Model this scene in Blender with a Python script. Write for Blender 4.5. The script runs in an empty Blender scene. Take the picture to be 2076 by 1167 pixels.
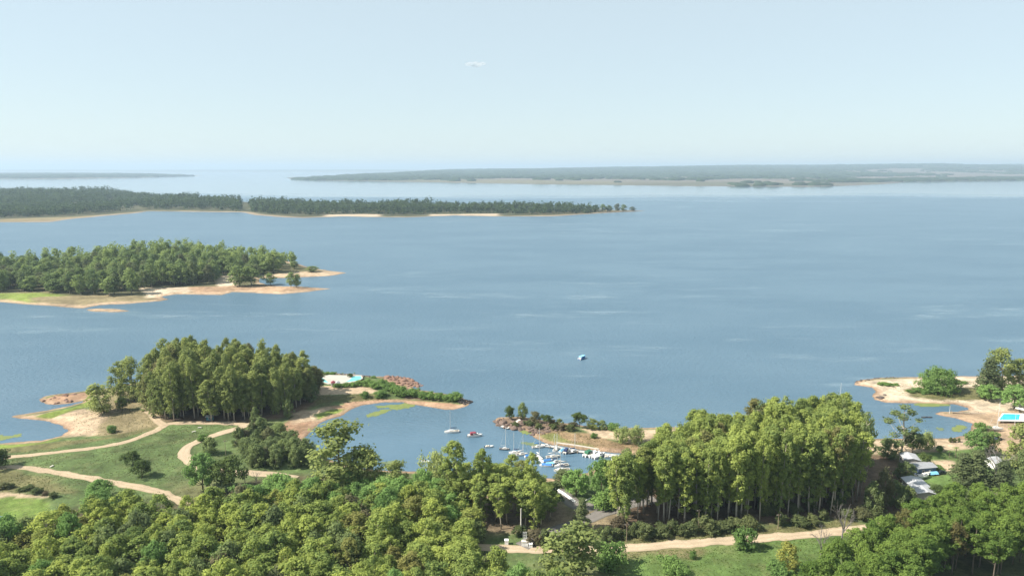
import bpy, math, random
import numpy as np
from mathutils import Vector, Matrix

# ------------------------------------------------------------------ camera, sky, sun, exposure
SC = bpy.context.scene
COL = SC.collection
F, CU, CV, CAMZ, HORIZON = 1400.0, 1038.0, 583.5, 120.0, 341.5
PITCH = math.atan((CV - HORIZON) / F)
cam_d = bpy.data.cameras.new('camera'); cam = bpy.data.objects.new('camera', cam_d); COL.objects.link(cam)
cam.location = (0, 0, CAMZ); cam.rotation_euler = (math.pi / 2 - PITCH, 0, 0)
cam_d.sensor_width = 36.0; cam_d.lens = F / 2076 * 36.0; cam_d.clip_start = 1.0; cam_d.clip_end = 200000.0
SC.camera = cam

SUN_EL = math.radians(44.0)
SUN_DIR = Vector((-0.985, -0.16, 0)).normalized() * math.cos(SUN_EL) + Vector((0, 0, math.sin(SUN_EL)))   # towards the sun
world = bpy.data.worlds.new('World'); SC.world = world; world.use_nodes = True
wn = world.node_tree; wn.nodes.clear()
sky = wn.nodes.new('ShaderNodeTexSky'); sky.sky_type = 'NISHITA'; sky.sun_disc = False
sky.sun_elevation = SUN_EL; sky.sun_rotation = math.atan2(SUN_DIR.x, SUN_DIR.y)
sky.altitude = 120.0; sky.air_density = 1.0; sky.dust_density = 0.4; sky.ozone_density = 3.0
bg = wn.nodes.new('ShaderNodeBackground'); bg.inputs['Strength'].default_value = 0.10
wo = wn.nodes.new('ShaderNodeOutputWorld')
veil = wn.nodes.new('ShaderNodeMix'); veil.data_type = 'RGBA'; veil.inputs['Factor'].default_value = 0.82; veil.inputs['B'].default_value = (2.42, 2.81, 2.86, 1)   # thin even haze veil over the whole sky
wn.links.new(sky.outputs[0], veil.inputs['A']); wn.links.new(veil.outputs['Result'], bg.inputs['Color']); wn.links.new(bg.outputs[0], wo.inputs['Surface'])
sun_d = bpy.data.lights.new('sun', 'SUN'); sun_d.energy = 4.0; sun_d.angle = math.radians(0.53); sun_d.color = (1.0, 0.93, 0.82)
sun = bpy.data.objects.new('sun', sun_d); COL.objects.link(sun)
sun.rotation_euler = SUN_DIR.to_track_quat('Z', 'Y').to_euler(); sun.location = (0, 0, 500)
SC.view_settings.view_transform = 'Standard'; SC.view_settings.look = 'None'
SC.view_settings.exposure = 1.42; SC.view_settings.gamma = 1.0; SC.view_settings.use_curve_mapping = False
SC.cycles.use_denoising = True
SC.cycles.max_bounces = 8; SC.cycles.diffuse_bounces = 5; SC.cycles.glossy_bounces = 2
SC.cycles.transmission_bounces = 4; SC.cycles.transparent_max_bounces = 6; SC.cycles.volume_bounces = 0
HAZE_DENSITY = 0.80e-4

# ------------------------------------------------------------------ helpers
random.seed(7); RNG = np.random.default_rng(7)
CP, SP = math.cos(PITCH), math.sin(PITCH)
def at(u, v, z=1.3):
    """ground point of the place seen at a picture position, on the level z"""
    dx = (u - CU) / F; dc = -(v - CV) / F
    d = (dx, CP + dc * SP, -SP + dc * CP)
    t = (z - CAMZ) / d[2]
    return Vector((d[0] * t, d[1] * t, z))
def project(x, y, z):
    z = z - CAMZ
    yc = y * CP - z * SP; zc = y * SP + z * CP
    return CU + F * x / yc, CV - F * zc / yc
def mscale(u, v):
    """picture pixels per metre at that ground point"""
    p = at(u, v); return F / (p.y * CP + (CAMZ - p.z) * SP)

def hash2(ix, iy, seed):
    h = (ix.astype(np.int64) * 374761393 + iy.astype(np.int64) * 668265263 + seed * 1274126177) & 0xFFFFFFFF
    h = ((h ^ (h >> 13)) * 1274126177) & 0xFFFFFFFF
    return ((h ^ (h >> 16)) & 0xFFFF) / 65535.0
def vnoise(x, y, seed=0):
    ix, iy = np.floor(x), np.floor(y); fx, fy = x - ix, y - iy
    fx = fx * fx * (3 - 2 * fx); fy = fy * fy * (3 - 2 * fy)
    a, b = hash2(ix, iy, seed), hash2(ix + 1, iy, seed); c, d = hash2(ix, iy + 1, seed), hash2(ix + 1, iy + 1, seed)
    return (a + (b - a) * fx) * (1 - fy) + (c + (d - c) * fx) * fy
def fbm(x, y, seed=0, octv=4):
    x = np.asarray(x, float); y = np.asarray(y, float)
    s, a, t = 0.0, 0.5, 0.0
    for o in range(octv):
        s = s + a * (vnoise(x * 2 ** o + 17.3 * o, y * 2 ** o - 9.1 * o, seed + o) * 2 - 1); t += a; a *= 0.5
    return s / t
def sdf(px, py, poly):
    """signed distance to a closed polygon, positive inside"""
    P = np.asarray(poly, float); Q = np.roll(P, -1, axis=0)
    best = np.full(px.shape, 1e18); ins = np.zeros(px.shape, bool)
    for (x0, y0), (x1, y1) in zip(P, Q):
        ex, ey = x1 - x0, y1 - y0; L = ex * ex + ey * ey
        if L < 1e-12: continue
        wx, wy = px - x0, py - y0
        t = np.clip((wx * ex + wy * ey) / L, 0, 1)
        dx, dy = wx - ex * t, wy - ey * t
        best = np.minimum(best, dx * dx + dy * dy)
        if y0 != y1:
            c = ((y0 <= py) != (y1 <= py))
            ins ^= c & (px < x0 + (py - y0) / (y1 - y0) * ex)
    d = np.sqrt(best)
    return np.where(ins, d, -d)
def in_poly(u, v, poly):
    ins = False; n = len(poly)
    for i in range(n):
        x0, y0 = poly[i]; x1, y1 = poly[(i + 1) % n]
        if (y0 > v) != (y1 > v) and u < x0 + (v - y0) / (y1 - y0) * (x1 - x0): ins = not ins
    return ins
def sstep(a, b, x):
    t = np.clip((x - a) / (b - a), 0, 1); return t * t * (3 - 2 * t)

def mesh_np(name, V, Fq, mats=None, smooth=False, face_attr=None):
    V = np.asarray(V, np.float32); Fq = np.asarray(Fq, np.int32); k = Fq.shape[1]
    me = bpy.data.meshes.new(name)
    me.vertices.add(len(V)); me.vertices.foreach_set('co', V.ravel())
    me.loops.add(Fq.size); me.loops.foreach_set('vertex_index', Fq.ravel())
    me.polygons.add(len(Fq)); me.polygons.foreach_set('loop_start', np.arange(0, Fq.size, k, dtype=np.int32))
    me.update(calc_edges=True)
    if smooth: me.polygons.foreach_set('use_smooth', np.ones(len(Fq), bool))
    if face_attr is not None:
        a = me.attributes.new('leaf_tone', 'FLOAT', 'FACE'); a.data.foreach_set('value', np.asarray(face_attr, np.float32))
    for m in (mats if isinstance(mats, (list, tuple)) else [mats]):
        if m: me.materials.append(m)
    return me
class MB:
    """collects boxes, prisms and tubes into one mesh"""
    def __init__(s): s.v = []; s.f = []
    def add(s, V, Fc):
        o = len(s.v); s.v += [tuple(p) for p in V]; s.f += [tuple(i + o for i in f) for f in Fc]; return s
    def box(s, c, d, taper=(1, 1), rz=0.0, shift=(0, 0)):
        hx, hy, hz = d[0] / 2, d[1] / 2, d[2] / 2; V = []
        for z, tx, ty, sx, sy in ((-hz, 1, 1, 0, 0), (hz, taper[0], taper[1], shift[0], shift[1])):
            for x, y in ((-1, -1), (1, -1), (1, 1), (-1, 1)):
                X, Y = x * hx * tx + sx, y * hy * ty + sy
                V.append((c[0] + X * math.cos(rz) - Y * math.sin(rz), c[1] + X * math.sin(rz) + Y * math.cos(rz), c[2] + z))
        return s.add(V, [(3, 2, 1, 0), (4, 5, 6, 7), (0, 1, 5, 4), (1, 2, 6, 5), (2, 3, 7, 6), (3, 0, 4, 7)])
    def tube(s, pts, rad, n=6, cap=True):
        V = []; Fc = []
        pts = [Vector(p) for p in pts]
        for i, p in enumerate(pts):
            t = (pts[min(i + 1, len(pts) - 1)] - pts[max(i - 1, 0)]).normalized()
            a = t.cross(Vector((0.31, 0.95, 0.07))); a = a.normalized() if a.length > 1e-4 else Vector((1, 0, 0)); b = t.cross(a)
            for k in range(n):
                w = 2 * math.pi * k / n; V.append(p + (a * math.cos(w) + b * math.sin(w)) * rad[i])
        for i in range(len(pts) - 1):
            for k in range(n):
                k2 = (k + 1) % n; Fc.append((i * n + k, i * n + k2, (i + 1) * n + k2, (i + 1) * n + k))
        if cap: Fc.append(tuple(range(n - 1, -1, -1))); Fc.append(tuple((len(pts) - 1) * n + k for k in range(n)))
        return s.add(V, Fc)
    def poly(s, pts): return s.add(pts, [tuple(range(len(pts)))])
    def mesh(s, name, m, smooth=False):
        me = bpy.data.meshes.new(name); me.from_pydata([tuple(p) for p in s.v], [], s.f); me.update()
        if smooth: me.polygons.foreach_set('use_smooth', np.ones(len(me.polygons), bool))
        if m: me.materials.append(m)
        return me
    def build(s, name, m, parent=None, smooth=False): return obj(name, s.mesh(name, m, smooth), parent)
def obj(name, me, parent=None):
    o = bpy.data.objects.new(name, me); COL.objects.link(o)
    if parent is not None: o.parent = parent
    return o
def tag(o, label=None, cat=None, group=None, kind=None):
    if label: o['label'] = label
    if cat: o['category'] = cat
    if group: o['group'] = group
    if kind: o['kind'] = kind
    return o
def thing(name, label, cat, loc=(0, 0, 0), rz=0.0, group=None, scale=None):
    o = bpy.data.objects.new(name, None); o.empty_display_size = 0.5; COL.objects.link(o)
    o.location = loc; o.rotation_euler = (0, 0, rz)
    if scale: o.scale = scale
    return tag(o, label, cat, group)

# ------------------------------------------------------------------ materials
def new_mat(name):
    m = bpy.data.materials.new(name); m.use_nodes = True; nt = m.node_tree; nt.nodes.clear()
    out = nt.nodes.new('ShaderNodeOutputMaterial'); return m, nt, out
def N(nt, typ, **kw):
    n = nt.nodes.new(typ)
    for k, v in kw.items():
        if k.startswith('i_'): n.inputs[int(k[2:])].default_value = v
        else: setattr(n, k, v)
    return n
def simple(name, col, rough=0.6, var=0.25, scale=3.0, spec=0.3, metallic=0.0, bump=0.0):
    m, nt, out = new_mat(name)
    p = N(nt, 'ShaderNodeBsdfPrincipled'); p.inputs['Roughness'].default_value = rough
    p.inputs['Specular IOR Level'].default_value = spec; p.inputs['Metallic'].default_value = metallic
    tc = N(nt, 'ShaderNodeTexCoord'); nz = N(nt, 'ShaderNodeTexNoise'); nz.inputs['Scale'].default_value = scale; nz.inputs['Detail'].default_value = 4
    mx = N(nt, 'ShaderNodeMix', data_type='RGBA')
    mx.inputs['A'].default_value = (*[c * (1 - var) for c in col], 1); mx.inputs['B'].default_value = (*[min(1, c * (1 + var)) for c in col], 1)
    nt.links.new(tc.outputs['Object'], nz.inputs['Vector']); nt.links.new(nz.outputs['Fac'], mx.inputs['Factor'])
    nt.links.new(mx.outputs['Result'], p.inputs['Base Color'])
    if bump:
        b = N(nt, 'ShaderNodeBump'); b.inputs['Strength'].default_value = bump; nt.links.new(nz.outputs['Fac'], b.inputs['Height']); nt.links.new(b.outputs[0], p.inputs['Normal'])
    nt.links.new(p.outputs[0], out.inputs[0]); return m
def leaf_mat(name, dark, light, accent=None, accent_amt=0.0, transl=0.45):
    """foliage: tone varies leaf by leaf and tree by tree"""
    hue = (2.16, 2.19, 2.30)
    dark = tuple(c * k for c, k in zip(dark, hue)); light = tuple(c * k for c, k in zip(light, hue)); accent = accent and tuple(c * 1.35 for c in accent)
    m, nt, out = new_mat(name)
    at_ = N(nt, 'ShaderNodeAttribute', attribute_name='leaf_tone'); oi = N(nt, 'ShaderNodeObjectInfo')
    ad = N(nt, 'ShaderNodeMath', operation='MULTIPLY_ADD'); ad.inputs[1].default_value = 0.45
    ml = N(nt, 'ShaderNodeMath', operation='MULTIPLY'); ml.inputs[1].default_value = 0.55
    nt.links.new(oi.outputs['Random'], ml.inputs[0]); nt.links.new(at_.outputs['Fac'], ad.inputs[0]); nt.links.new(ml.outputs[0], ad.inputs[2])
    mx = N(nt, 'ShaderNodeMix', data_type='RGBA'); mx.inputs['A'].default_value = (*dark, 1); mx.inputs['B'].default_value = (*light, 1)
    nt.links.new(ad.outputs[0], mx.inputs['Factor']); col = mx.outputs['Result']
    if accent:
        # a few crowns carry another leaf colour
        r2 = N(nt, 'ShaderNodeMath', operation='MULTIPLY'); r2.inputs[1].default_value = 37.17
        fr = N(nt, 'ShaderNodeMath', operation='FRACT'); gt = N(nt, 'ShaderNodeMapRange'); gt.inputs['From Min'].default_value = 1 - accent_amt; gt.inputs['From Max'].default_value = 1.0
        nt.links.new(oi.outputs['Random'], r2.inputs[0]); nt.links.new(r2.outputs[0], fr.inputs[0]); nt.links.new(fr.outputs[0], gt.inputs['Value'])
        m2 = N(nt, 'ShaderNodeMix', data_type='RGBA'); m2.inputs['B'].default_value = (*accent, 1)
        nt.links.new(gt.outputs[0], m2.inputs['Factor']); nt.links.new(col, m2.inputs['A']); col = m2.outputs['Result']
    d = N(nt, 'ShaderNodeBsdfDiffuse'); t = N(nt, 'ShaderNodeBsdfTranslucent'); ms = N(nt, 'ShaderNodeMixShader'); ms.inputs[0].default_value = transl
    nt.links.new(col, d.inputs[0]); nt.links.new(col, t.inputs[0]); nt.links.new(d.outputs[0], ms.inputs[1]); nt.links.new(t.outputs[0], ms.inputs[2])
    nt.links.new(ms.outputs[0], out.inputs[0]); return m
M = {}
M['euc'] = leaf_mat('young_eucalyptus_leaves', (0.060, 0.090, 0.030), (0.185, 0.208, 0.048), (0.18, 0.175, 0.06), 0.07)
M['tall'] = leaf_mat('tall_eucalyptus_leaves', (0.066, 0.092, 0.030), (0.180, 0.205, 0.052), (0.15, 0.14, 0.06), 0.06)
M['grove'] = leaf_mat('grove_leaves', (0.076, 0.096, 0.034), (0.165, 0.182, 0.056), (0.13, 0.12, 0.06), 0.08)
M['round'] = leaf_mat('bright_broad_leaves', (0.070, 0.115, 0.036), (0.125, 0.190, 0.055))
M['lawn'] = leaf_mat('lawn_tree_leaves', (0.030, 0.046, 0.015), (0.062, 0.082, 0.026))
M['scrub'] = leaf_mat('scrub_leaves', (0.060, 0.078, 0.034), (0.115, 0.140, 0.050), (0.13, 0.11, 0.07), 0.15)
M['hedge'] = leaf_mat('hedge_leaves', (0.036, 0.050, 0.020), (0.085, 0.095, 0.038), (0.11, 0.09, 0.06), 0.2)
M['bush'] = leaf_mat('bush_leaves', (0.050, 0.085, 0.025), (0.100, 0.150, 0.042))
M['pine'] = leaf_mat('pine_needles', (0.046, 0.076, 0.018), (0.100, 0.136, 0.030), (0.12, 0.10, 0.045), 0.10)
M['conifer'] = leaf_mat('conifer_needles', (0.040, 0.052, 0.026), (0.080, 0.095, 0.040))
M['willow'] = leaf_mat('willow_leaves', (0.115, 0.140, 0.050), (0.190, 0.210, 0.075))
M['yellow'] = leaf_mat('yellow_leaves', (0.10, 0.11, 0.03), (0.17, 0.165, 0.04))
M['island'] = leaf_mat('island_leaves', (0.050, 0.075, 0.032), (0.135, 0.165, 0.052), (0.10, 0.11, 0.06), 0.2)
M['farleaf'] = leaf_mat('far_wood_leaves', (0.014, 0.025, 0.013), (0.036, 0.052, 0.020))
M['palm'] = leaf_mat('palm_fronds', (0.06, 0.085, 0.03), (0.11, 0.14, 0.05))
M['dry'] = leaf_mat('dry_twigs', (0.14, 0.12, 0.095), (0.22, 0.19, 0.15))
M['bark_pale'] = simple('pale_eucalyptus_bark', (0.36, 0.32, 0.26), 0.85, 0.5, 0.8)
M['bark'] = simple('brown_bark', (0.13, 0.105, 0.08), 0.9, 0.35, 1.5)
M['bark_grey'] = simple('dead_grey_wood', (0.17, 0.155, 0.145), 0.9, 0.3, 1.5)
M['white'] = simple('white_gelcoat', (0.62, 0.62, 0.61), 0.35, 0.06, 1.0, 0.5)
M['whitewash'] = simple('white_painted_masonry', (0.62, 0.61, 0.58), 0.75, 0.18, 0.8)
M['gatewhite'] = simple('fresh_white_paint', (0.82, 0.82, 0.81), 0.6, 0.06, 0.8)
M['navy'] = simple('navy_canvas', (0.02, 0.035, 0.10), 0.7, 0.3, 2.0)
M['blue'] = simple('blue_canvas', (0.05, 0.17, 0.42), 0.7, 0.2, 2.0)
M['lightblue'] = simple('light_blue_paint', (0.22, 0.52, 0.74), 0.5, 0.1, 2.0)
M['burgundy'] = simple('burgundy_canvas', (0.20, 0.04, 0.06), 0.7, 0.2, 2.0)
M['dark'] = simple('dark_hull_paint', (0.03, 0.035, 0.045), 0.4, 0.2, 2.0, 0.5)
M['glass'] = simple('dark_window_glass', (0.02, 0.03, 0.035), 0.08, 0.2, 2.0, 0.6)
M['alu'] = simple('mast_aluminium', (0.62, 0.62, 0.60), 0.4, 0.05, 1.0, 0.5, 0.3)
M['deckgrey'] = simple('weathered_dock_boards', (0.42, 0.41, 0.39), 0.8, 0.2, 1.5)
M['beige'] = simple('beige_deck', (0.55, 0.50, 0.42), 0.7, 0.1, 2.0)
M['green'] = simple('green_canvas', (0.03, 0.12, 0.07), 0.7, 0.2, 2.0)
M['roof'] = simple('pale_sheet_roof', (0.36, 0.37, 0.385), 0.5, 0.15, 0.7, 0.4)
M['roofgrey'] = simple('grey_sheet_roof', (0.25, 0.26, 0.275), 0.55, 0.18, 0.7, 0.4)
M['wall'] = simple('cream_render', (0.36, 0.335, 0.30), 0.85, 0.12, 0.8)
M['bluewall'] = simple('blue_grey_wall', (0.10, 0.14, 0.22), 0.8, 0.2, 0.8)
M['door'] = simple('brown_door', (0.12, 0.08, 0.05), 0.7, 0.2, 2.0)
M['teal'] = simple('teal_painted_board', (0.05, 0.17, 0.21), 0.6, 0.15, 2.0)
M['wood'] = simple('weathered_pole_wood', (0.24, 0.19, 0.14), 0.9, 0.25, 2.0)
M['concrete'] = simple('pale_concrete', (0.55, 0.52, 0.47), 0.85, 0.12, 0.6)
M['carpaint_dark'] = simple('dark_car_paint', (0.025, 0.03, 0.035), 0.25, 0.1, 1.0, 0.6)
M['carpaint_silver'] = simple('silver_car_paint', (0.45, 0.46, 0.47), 0.3, 0.05, 1.0, 0.6, 0.3)
M['tyre'] = simple('black_rubber', (0.02, 0.02, 0.02), 0.9, 0.1)
M['rockred'] = simple('red_rock', (0.19, 0.118, 0.09), 0.9, 0.4, 0.9, 0.2, 0, 0.6)
M['rockdark'] = simple('dark_rock', (0.085, 0.070, 0.062), 0.9, 0.4, 0.9, 0.2, 0, 0.6)
M['rockbrown'] = simple('brown_rock', (0.13, 0.095, 0.078), 0.9, 0.4, 0.9, 0.2, 0, 0.6)
M['poolpaint'] = simple('turquoise_pool_paint', (0.13, 0.42, 0.43), 0.6, 0.08, 0.4)

def ground_mat(name, scale=1.0, spread=0.42):
    """ground colour from the soil masks of the terrain, broken up by three scales of noise"""
    m, nt, out = new_mat(name)
    a = N(nt, 'ShaderNodeAttribute', attribute_name='soil'); tc = N(nt, 'ShaderNodeTexCoord')
    fac = None
    for s, w in ((0.09 * scale, 0.5), (0.55 * scale, 0.32), (2.6 * scale, 0.32)):
        nz = N(nt, 'ShaderNodeTexNoise'); nz.inputs['Scale'].default_value = s; nz.inputs['Detail'].default_value = 5; nz.inputs['Roughness'].default_value = 0.65
        nt.links.new(tc.outputs['Object'], nz.inputs['Vector'])
        mm = N(nt, 'ShaderNodeMapRange'); mm.inputs['From Min'].default_value = 0.3; mm.inputs['From Max'].default_value = 0.7
        mm.inputs['To Min'].default_value = 1 - w * spread * 2; mm.inputs['To Max'].default_value = 1 + w * spread * 2
        nt.links.new(nz.outputs['Fac'], mm.inputs['Value'])
        if fac is None: fac = mm.outputs[0]
        else:
            k = N(nt, 'ShaderNodeMath', operation='MULTIPLY'); nt.links.new(fac, k.inputs[0]); nt.links.new(mm.outputs[0], k.inputs[1]); fac = k.outputs[0]
    vm = N(nt, 'ShaderNodeVectorMath', operation='SCALE'); nt.links.new(a.outputs['Color'], vm.inputs[0]); nt.links.new(fac, vm.inputs['Scale'])
    p = N(nt, 'ShaderNodeBsdfPrincipled'); p.inputs['Roughness'].default_value = 0.95; p.inputs['Specular IOR Level'].default_value = 0.15
    b = N(nt, 'ShaderNodeBump'); b.inputs['Strength'].default_value = 0.5; b.inputs['Distance'].default_value = 0.25; nt.links.new(fac, b.inputs['Height'])
    nt.links.new(vm.outputs[0], p.inputs['Base Color']); nt.links.new(b.outputs[0], p.inputs['Normal'])
    nt.links.new(p.outputs[0], out.inputs[0]); return m
M['ground'] = ground_mat('near_ground'); M['ground_isl'] = ground_mat('island_ground', 0.4); M['ground_far'] = ground_mat('far_ground', 0.02, 0.2)

def water_mat():
    m, nt, out = new_mat('lake_water')
    tc = N(nt, 'ShaderNodeTexCoord'); sx = N(nt, 'ShaderNodeSeparateXYZ'); nt.links.new(tc.outputs['Object'], sx.inputs[0])
    # wind: the near and middle lake is rippled, the far reach under the opposite shore lies calm
    def mapr(src, a, b, c, d):
        n = N(nt, 'ShaderNodeMapRange', interpolation_type='SMOOTHSTEP'); n.inputs['From Min'].default_value = a; n.inputs['From Max'].default_value = b
        n.inputs['To Min'].default_value = c; n.inputs['To Max'].default_value = d; nt.links.new(src, n.inputs['Value']); return n.outputs[0]
    def math_(op, a, b):
        n = N(nt, 'ShaderNodeMath', operation=op)
        for i, s in enumerate((a, b)):
            if isinstance(s, (int, float)): n.inputs[i].default_value = s
            else: nt.links.new(s, n.inputs[i])
        return n.outputs[0]
    def noise(sc, det=3, loc=(0, 0, 0), rough=0.55, rz=0.0):
        mp = N(nt, 'ShaderNodeMapping'); mp.inputs['Scale'].default_value = sc; mp.inputs['Location'].default_value = loc; mp.inputs['Rotation'].default_value = (0, 0, rz)
        nt.links.new(tc.outputs['Object'], mp.inputs[0]); n = N(nt, 'ShaderNodeTexNoise'); n.inputs['Scale'].default_value = 1.0; n.inputs['Detail'].default_value = det
        n.inputs['Roughness'].default_value = rough; nt.links.new(mp.outputs[0], n.inputs['Vector']); return n.outputs['Fac']
    big = noise((0.0009, 0.0022, 1), 3)
    yd = math_('ADD', sx.outputs['Y'], math_('MULTIPLY', math_('SUBTRACT', big, 0.5), 1500.0))
    calm = mapr(yd, 2600, 3300, 0.0, 1.0)
    # slicks: long smooth streaks lying along the wind
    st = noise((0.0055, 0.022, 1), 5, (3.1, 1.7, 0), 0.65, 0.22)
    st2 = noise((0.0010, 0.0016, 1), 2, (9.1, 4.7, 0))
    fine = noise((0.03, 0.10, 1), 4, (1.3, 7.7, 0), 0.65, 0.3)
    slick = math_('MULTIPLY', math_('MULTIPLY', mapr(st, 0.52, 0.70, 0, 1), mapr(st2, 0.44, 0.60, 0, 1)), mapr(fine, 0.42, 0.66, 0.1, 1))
    calm = math_('MAXIMUM', calm, math_('MULTIPLY', slick, 0.5))
    # sheltered water of the marina bay and coves is calmer too
    shelter = mapr(sx.outputs['Y'], 335, 290, 0.0, 0.75)
    calm2 = math_('MAXIMUM', calm, shelter)
    rip = noise((0.30, 0.75, 1), 5, rough=0.66)
    p = N(nt, 'ShaderNodeBsdfPrincipled'); p.inputs['IOR'].default_value = 1.33
    tone = mapr(noise((0.0045, 0.011, 1), 5, (5, 5, 0), 0.65), 0.36, 0.66, 0, 1)
    mx = N(nt, 'ShaderNodeMix', data_type='RGBA'); mx.inputs['A'].default_value = (0.066, 0.124, 0.177, 1); mx.inputs['B'].default_value = (0.084, 0.146, 0.200, 1)
    nt.links.new(tone, mx.inputs['Factor'])
    slick_sheen = N(nt, 'ShaderNodeMix', data_type='RGBA'); slick_sheen.inputs['B'].default_value = (0.20, 0.27, 0.31, 1)      # brighter sky reflection of the slicks, painted pale into the water colour
    nt.links.new(math_('MULTIPLY', slick, 0.52), slick_sheen.inputs['Factor']); nt.links.new(mx.outputs['Result'], slick_sheen.inputs['A']); nt.links.new(slick_sheen.outputs['Result'], p.inputs['Base Color'])
    nt.links.new(math_('SUBTRACT', 0.34, math_('MULTIPLY', calm2, 0.26)), p.inputs['Roughness'])
    b = N(nt, 'ShaderNodeBump'); b.inputs['Distance'].default_value = 1.1
    nt.links.new(rip, b.inputs['Height']); nt.links.new(math_('SUBTRACT', 0.85, math_('MULTIPLY', calm2, 0.80)), b.inputs['Strength'])
    nt.links.new(b.outputs[0], p.inputs['Normal']); nt.links.new(p.outputs[0], out.inputs[0]); return m
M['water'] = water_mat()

# ------------------------------------------------------------------ terrain
C_GRASS = (0.102, 0.148, 0.052); C_LAWN = (0.115, 0.180, 0.052); C_DRY = (0.25, 0.205, 0.115); C_SAND = (0.50, 0.385, 0.265); C_PALE = (0.56, 0.46, 0.34)
C_RED = (0.36, 0.225, 0.145); C_WET = (0.20, 0.26, 0.055); C_LITTER = (0.15, 0.105, 0.07); C_DUFF = (0.075, 0.07, 0.038); C_OLIVE = (0.155, 0.150, 0.065); C_ROCK = (0.20, 0.145, 0.105)
def W(pts, z=1.3): return [tuple(at(u, v, z)[:2]) for u, v in pts]
class Terrain:
    def __init__(s, name, poly, x0, x1, y0, y1, step, mat, base, beach, wob, rise, hmax, regions=(), hills=None, beach_w=5.0, dips=(), bed=None):
        nx = int((x1 - x0) / step) + 1; ny = int((y1 - y0) / step) + 1
        xs = np.linspace(x0, x1, nx); ys = np.linspace(y0, y1, ny); X, Y = np.meshgrid(xs, ys)
        D = np.full(X.shape, -1e9)
        for pl in poly: D = np.maximum(D, sdf(X, Y, pl))
        D = D + wob * fbm(X / (wob * 6), Y / (wob * 6), 3) + 0.45 * wob * fbm(X / (wob * 2), Y / (wob * 2), 5)
        Z = np.where(D > 0, hmax * (1 - np.exp(-D / rise)) + 0.0, np.maximum(-3.0, D * 0.10))
        inland = sstep(0, rise * 2, D)
        Z += inland * hmax * 0.25 * fbm(X / (rise * 3), Y / (rise * 3), 11)
        if hills: Z += hills(X, Y, D) * inland
        for pl, dep, soft in dips:
            d = sdf(X, Y, pl); Z -= dep * sstep(-soft, soft, d + soft * 0.5 * fbm(X / 4, Y / 4, 2))
        C = np.empty(X.shape + (3,)); C[:] = base
        nb = fbm(X / (step * 22), Y / (step * 22), 21); C *= (1 + 0.16 * nb)[..., None]
        n2 = fbm(X / (step * 9), Y / (step * 9), 31, 5)
        def blend(a, col):
            C[:] = C * (1 - a[..., None]) + np.asarray(col) * a[..., None]
        blend(sstep(0.10, 0.55, fbm(X / (step * 30), Y / (step * 30), 41)) * 0.5, C_DRY if max(base) < 0.3 else base)
        mot = sstep(0.05, 0.6, fbm(X / (step * 7), Y / (step * 7), 43)) * 0.18 + sstep(0.1, 0.6, fbm(X / (step * 2.6), Y / (step * 2.6), 47)) * 0.16
        for pl, col, soft, ns in regions:
            P = np.asarray(pl); mg = soft * 2 + 3
            i0, i1 = np.searchsorted(xs, (P[:, 0].min() - mg, P[:, 0].max() + mg)); j0, j1 = np.searchsorted(ys, (P[:, 1].min() - mg, P[:, 1].max() + mg))
            if i1 <= i0 or j1 <= j0: continue
            sl = (slice(j0, j1), slice(i0, i1)); d = sdf(X[sl], Y[sl], pl) + ns * n2[sl]
            a = sstep(-soft, soft, d); sub = C[sl]; C[sl] = sub * (1 - a[..., None]) + np.asarray(col) * a[..., None]
        blend(mot, C_DRY); dk = sstep(0.1, 0.6, fbm(X / (step * 5), Y / (step * 5), 49)) * 0.14; C *= (1 - dk)[..., None]
        blend((1 - sstep(beach_w * 0.4, beach_w, D + beach_w * 0.5 * n2)) * 0.9, beach)
        wet = 1 - sstep(0.2, beach_w * 0.3, D); C *= (1 - 0.35 * wet)[..., None]           # soaked sand along the waterline
        if bed: pass
        V = np.stack([X, Y, Z], -1).reshape(-1, 3)
        idx = np.arange(nx * ny).reshape(ny, nx)
        keep = (np.maximum.reduce([D[:-1, :-1], D[1:, :-1], D[:-1, 1:], D[1:, 1:]]) > -20 * max(1, step))
        Q = np.stack([idx[:-1, :-1], idx[:-1, 1:], idx[1:, 1:], idx[1:, :-1]], -1)[keep]
        used = np.zeros(len(V), bool); used[Q.ravel()] = True; remap = np.cumsum(used) - 1
        me = mesh_np(name, V[used], remap[Q], mat, True)
        ca = me.color_attributes.new('soil', 'FLOAT_COLOR', 'POINT')
        rgba = np.ones((used.sum(), 4), np.float32); rgba[:, :3] = np.clip(C.reshape(-1, 3)[used] * 0.74, 0.01, 0.9); ca.data.foreach_set('color', rgba.ravel())
        s.o = obj(name, me); s.o['kind'] = 'structure'
        s.xs, s.ys, s.Z, s.x0, s.y0, s.sx, s.sy = xs, ys, Z, x0, y0, xs[1] - xs[0], ys[1] - ys[0]
        s.D = D
    def _lerp(s, A, x, y):
        i = min(max((x - s.x0) / s.sx, 0), A.shape[1] - 1.001); j = min(max((y - s.y0) / s.sy, 0), A.shape[0] - 1.001)
        a, b = int(i), int(j); f, g = i - a, j - b
        return (A[b, a] * (1 - f) + A[b, a + 1] * f) * (1 - g) + (A[b + 1, a] * (1 - f) + A[b + 1, a + 1] * f) * g
    def z(s, x, y): return float(s._lerp(s.Z, x, y))
    def d(s, x, y): return float(s._lerp(s.D, x, y))

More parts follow.
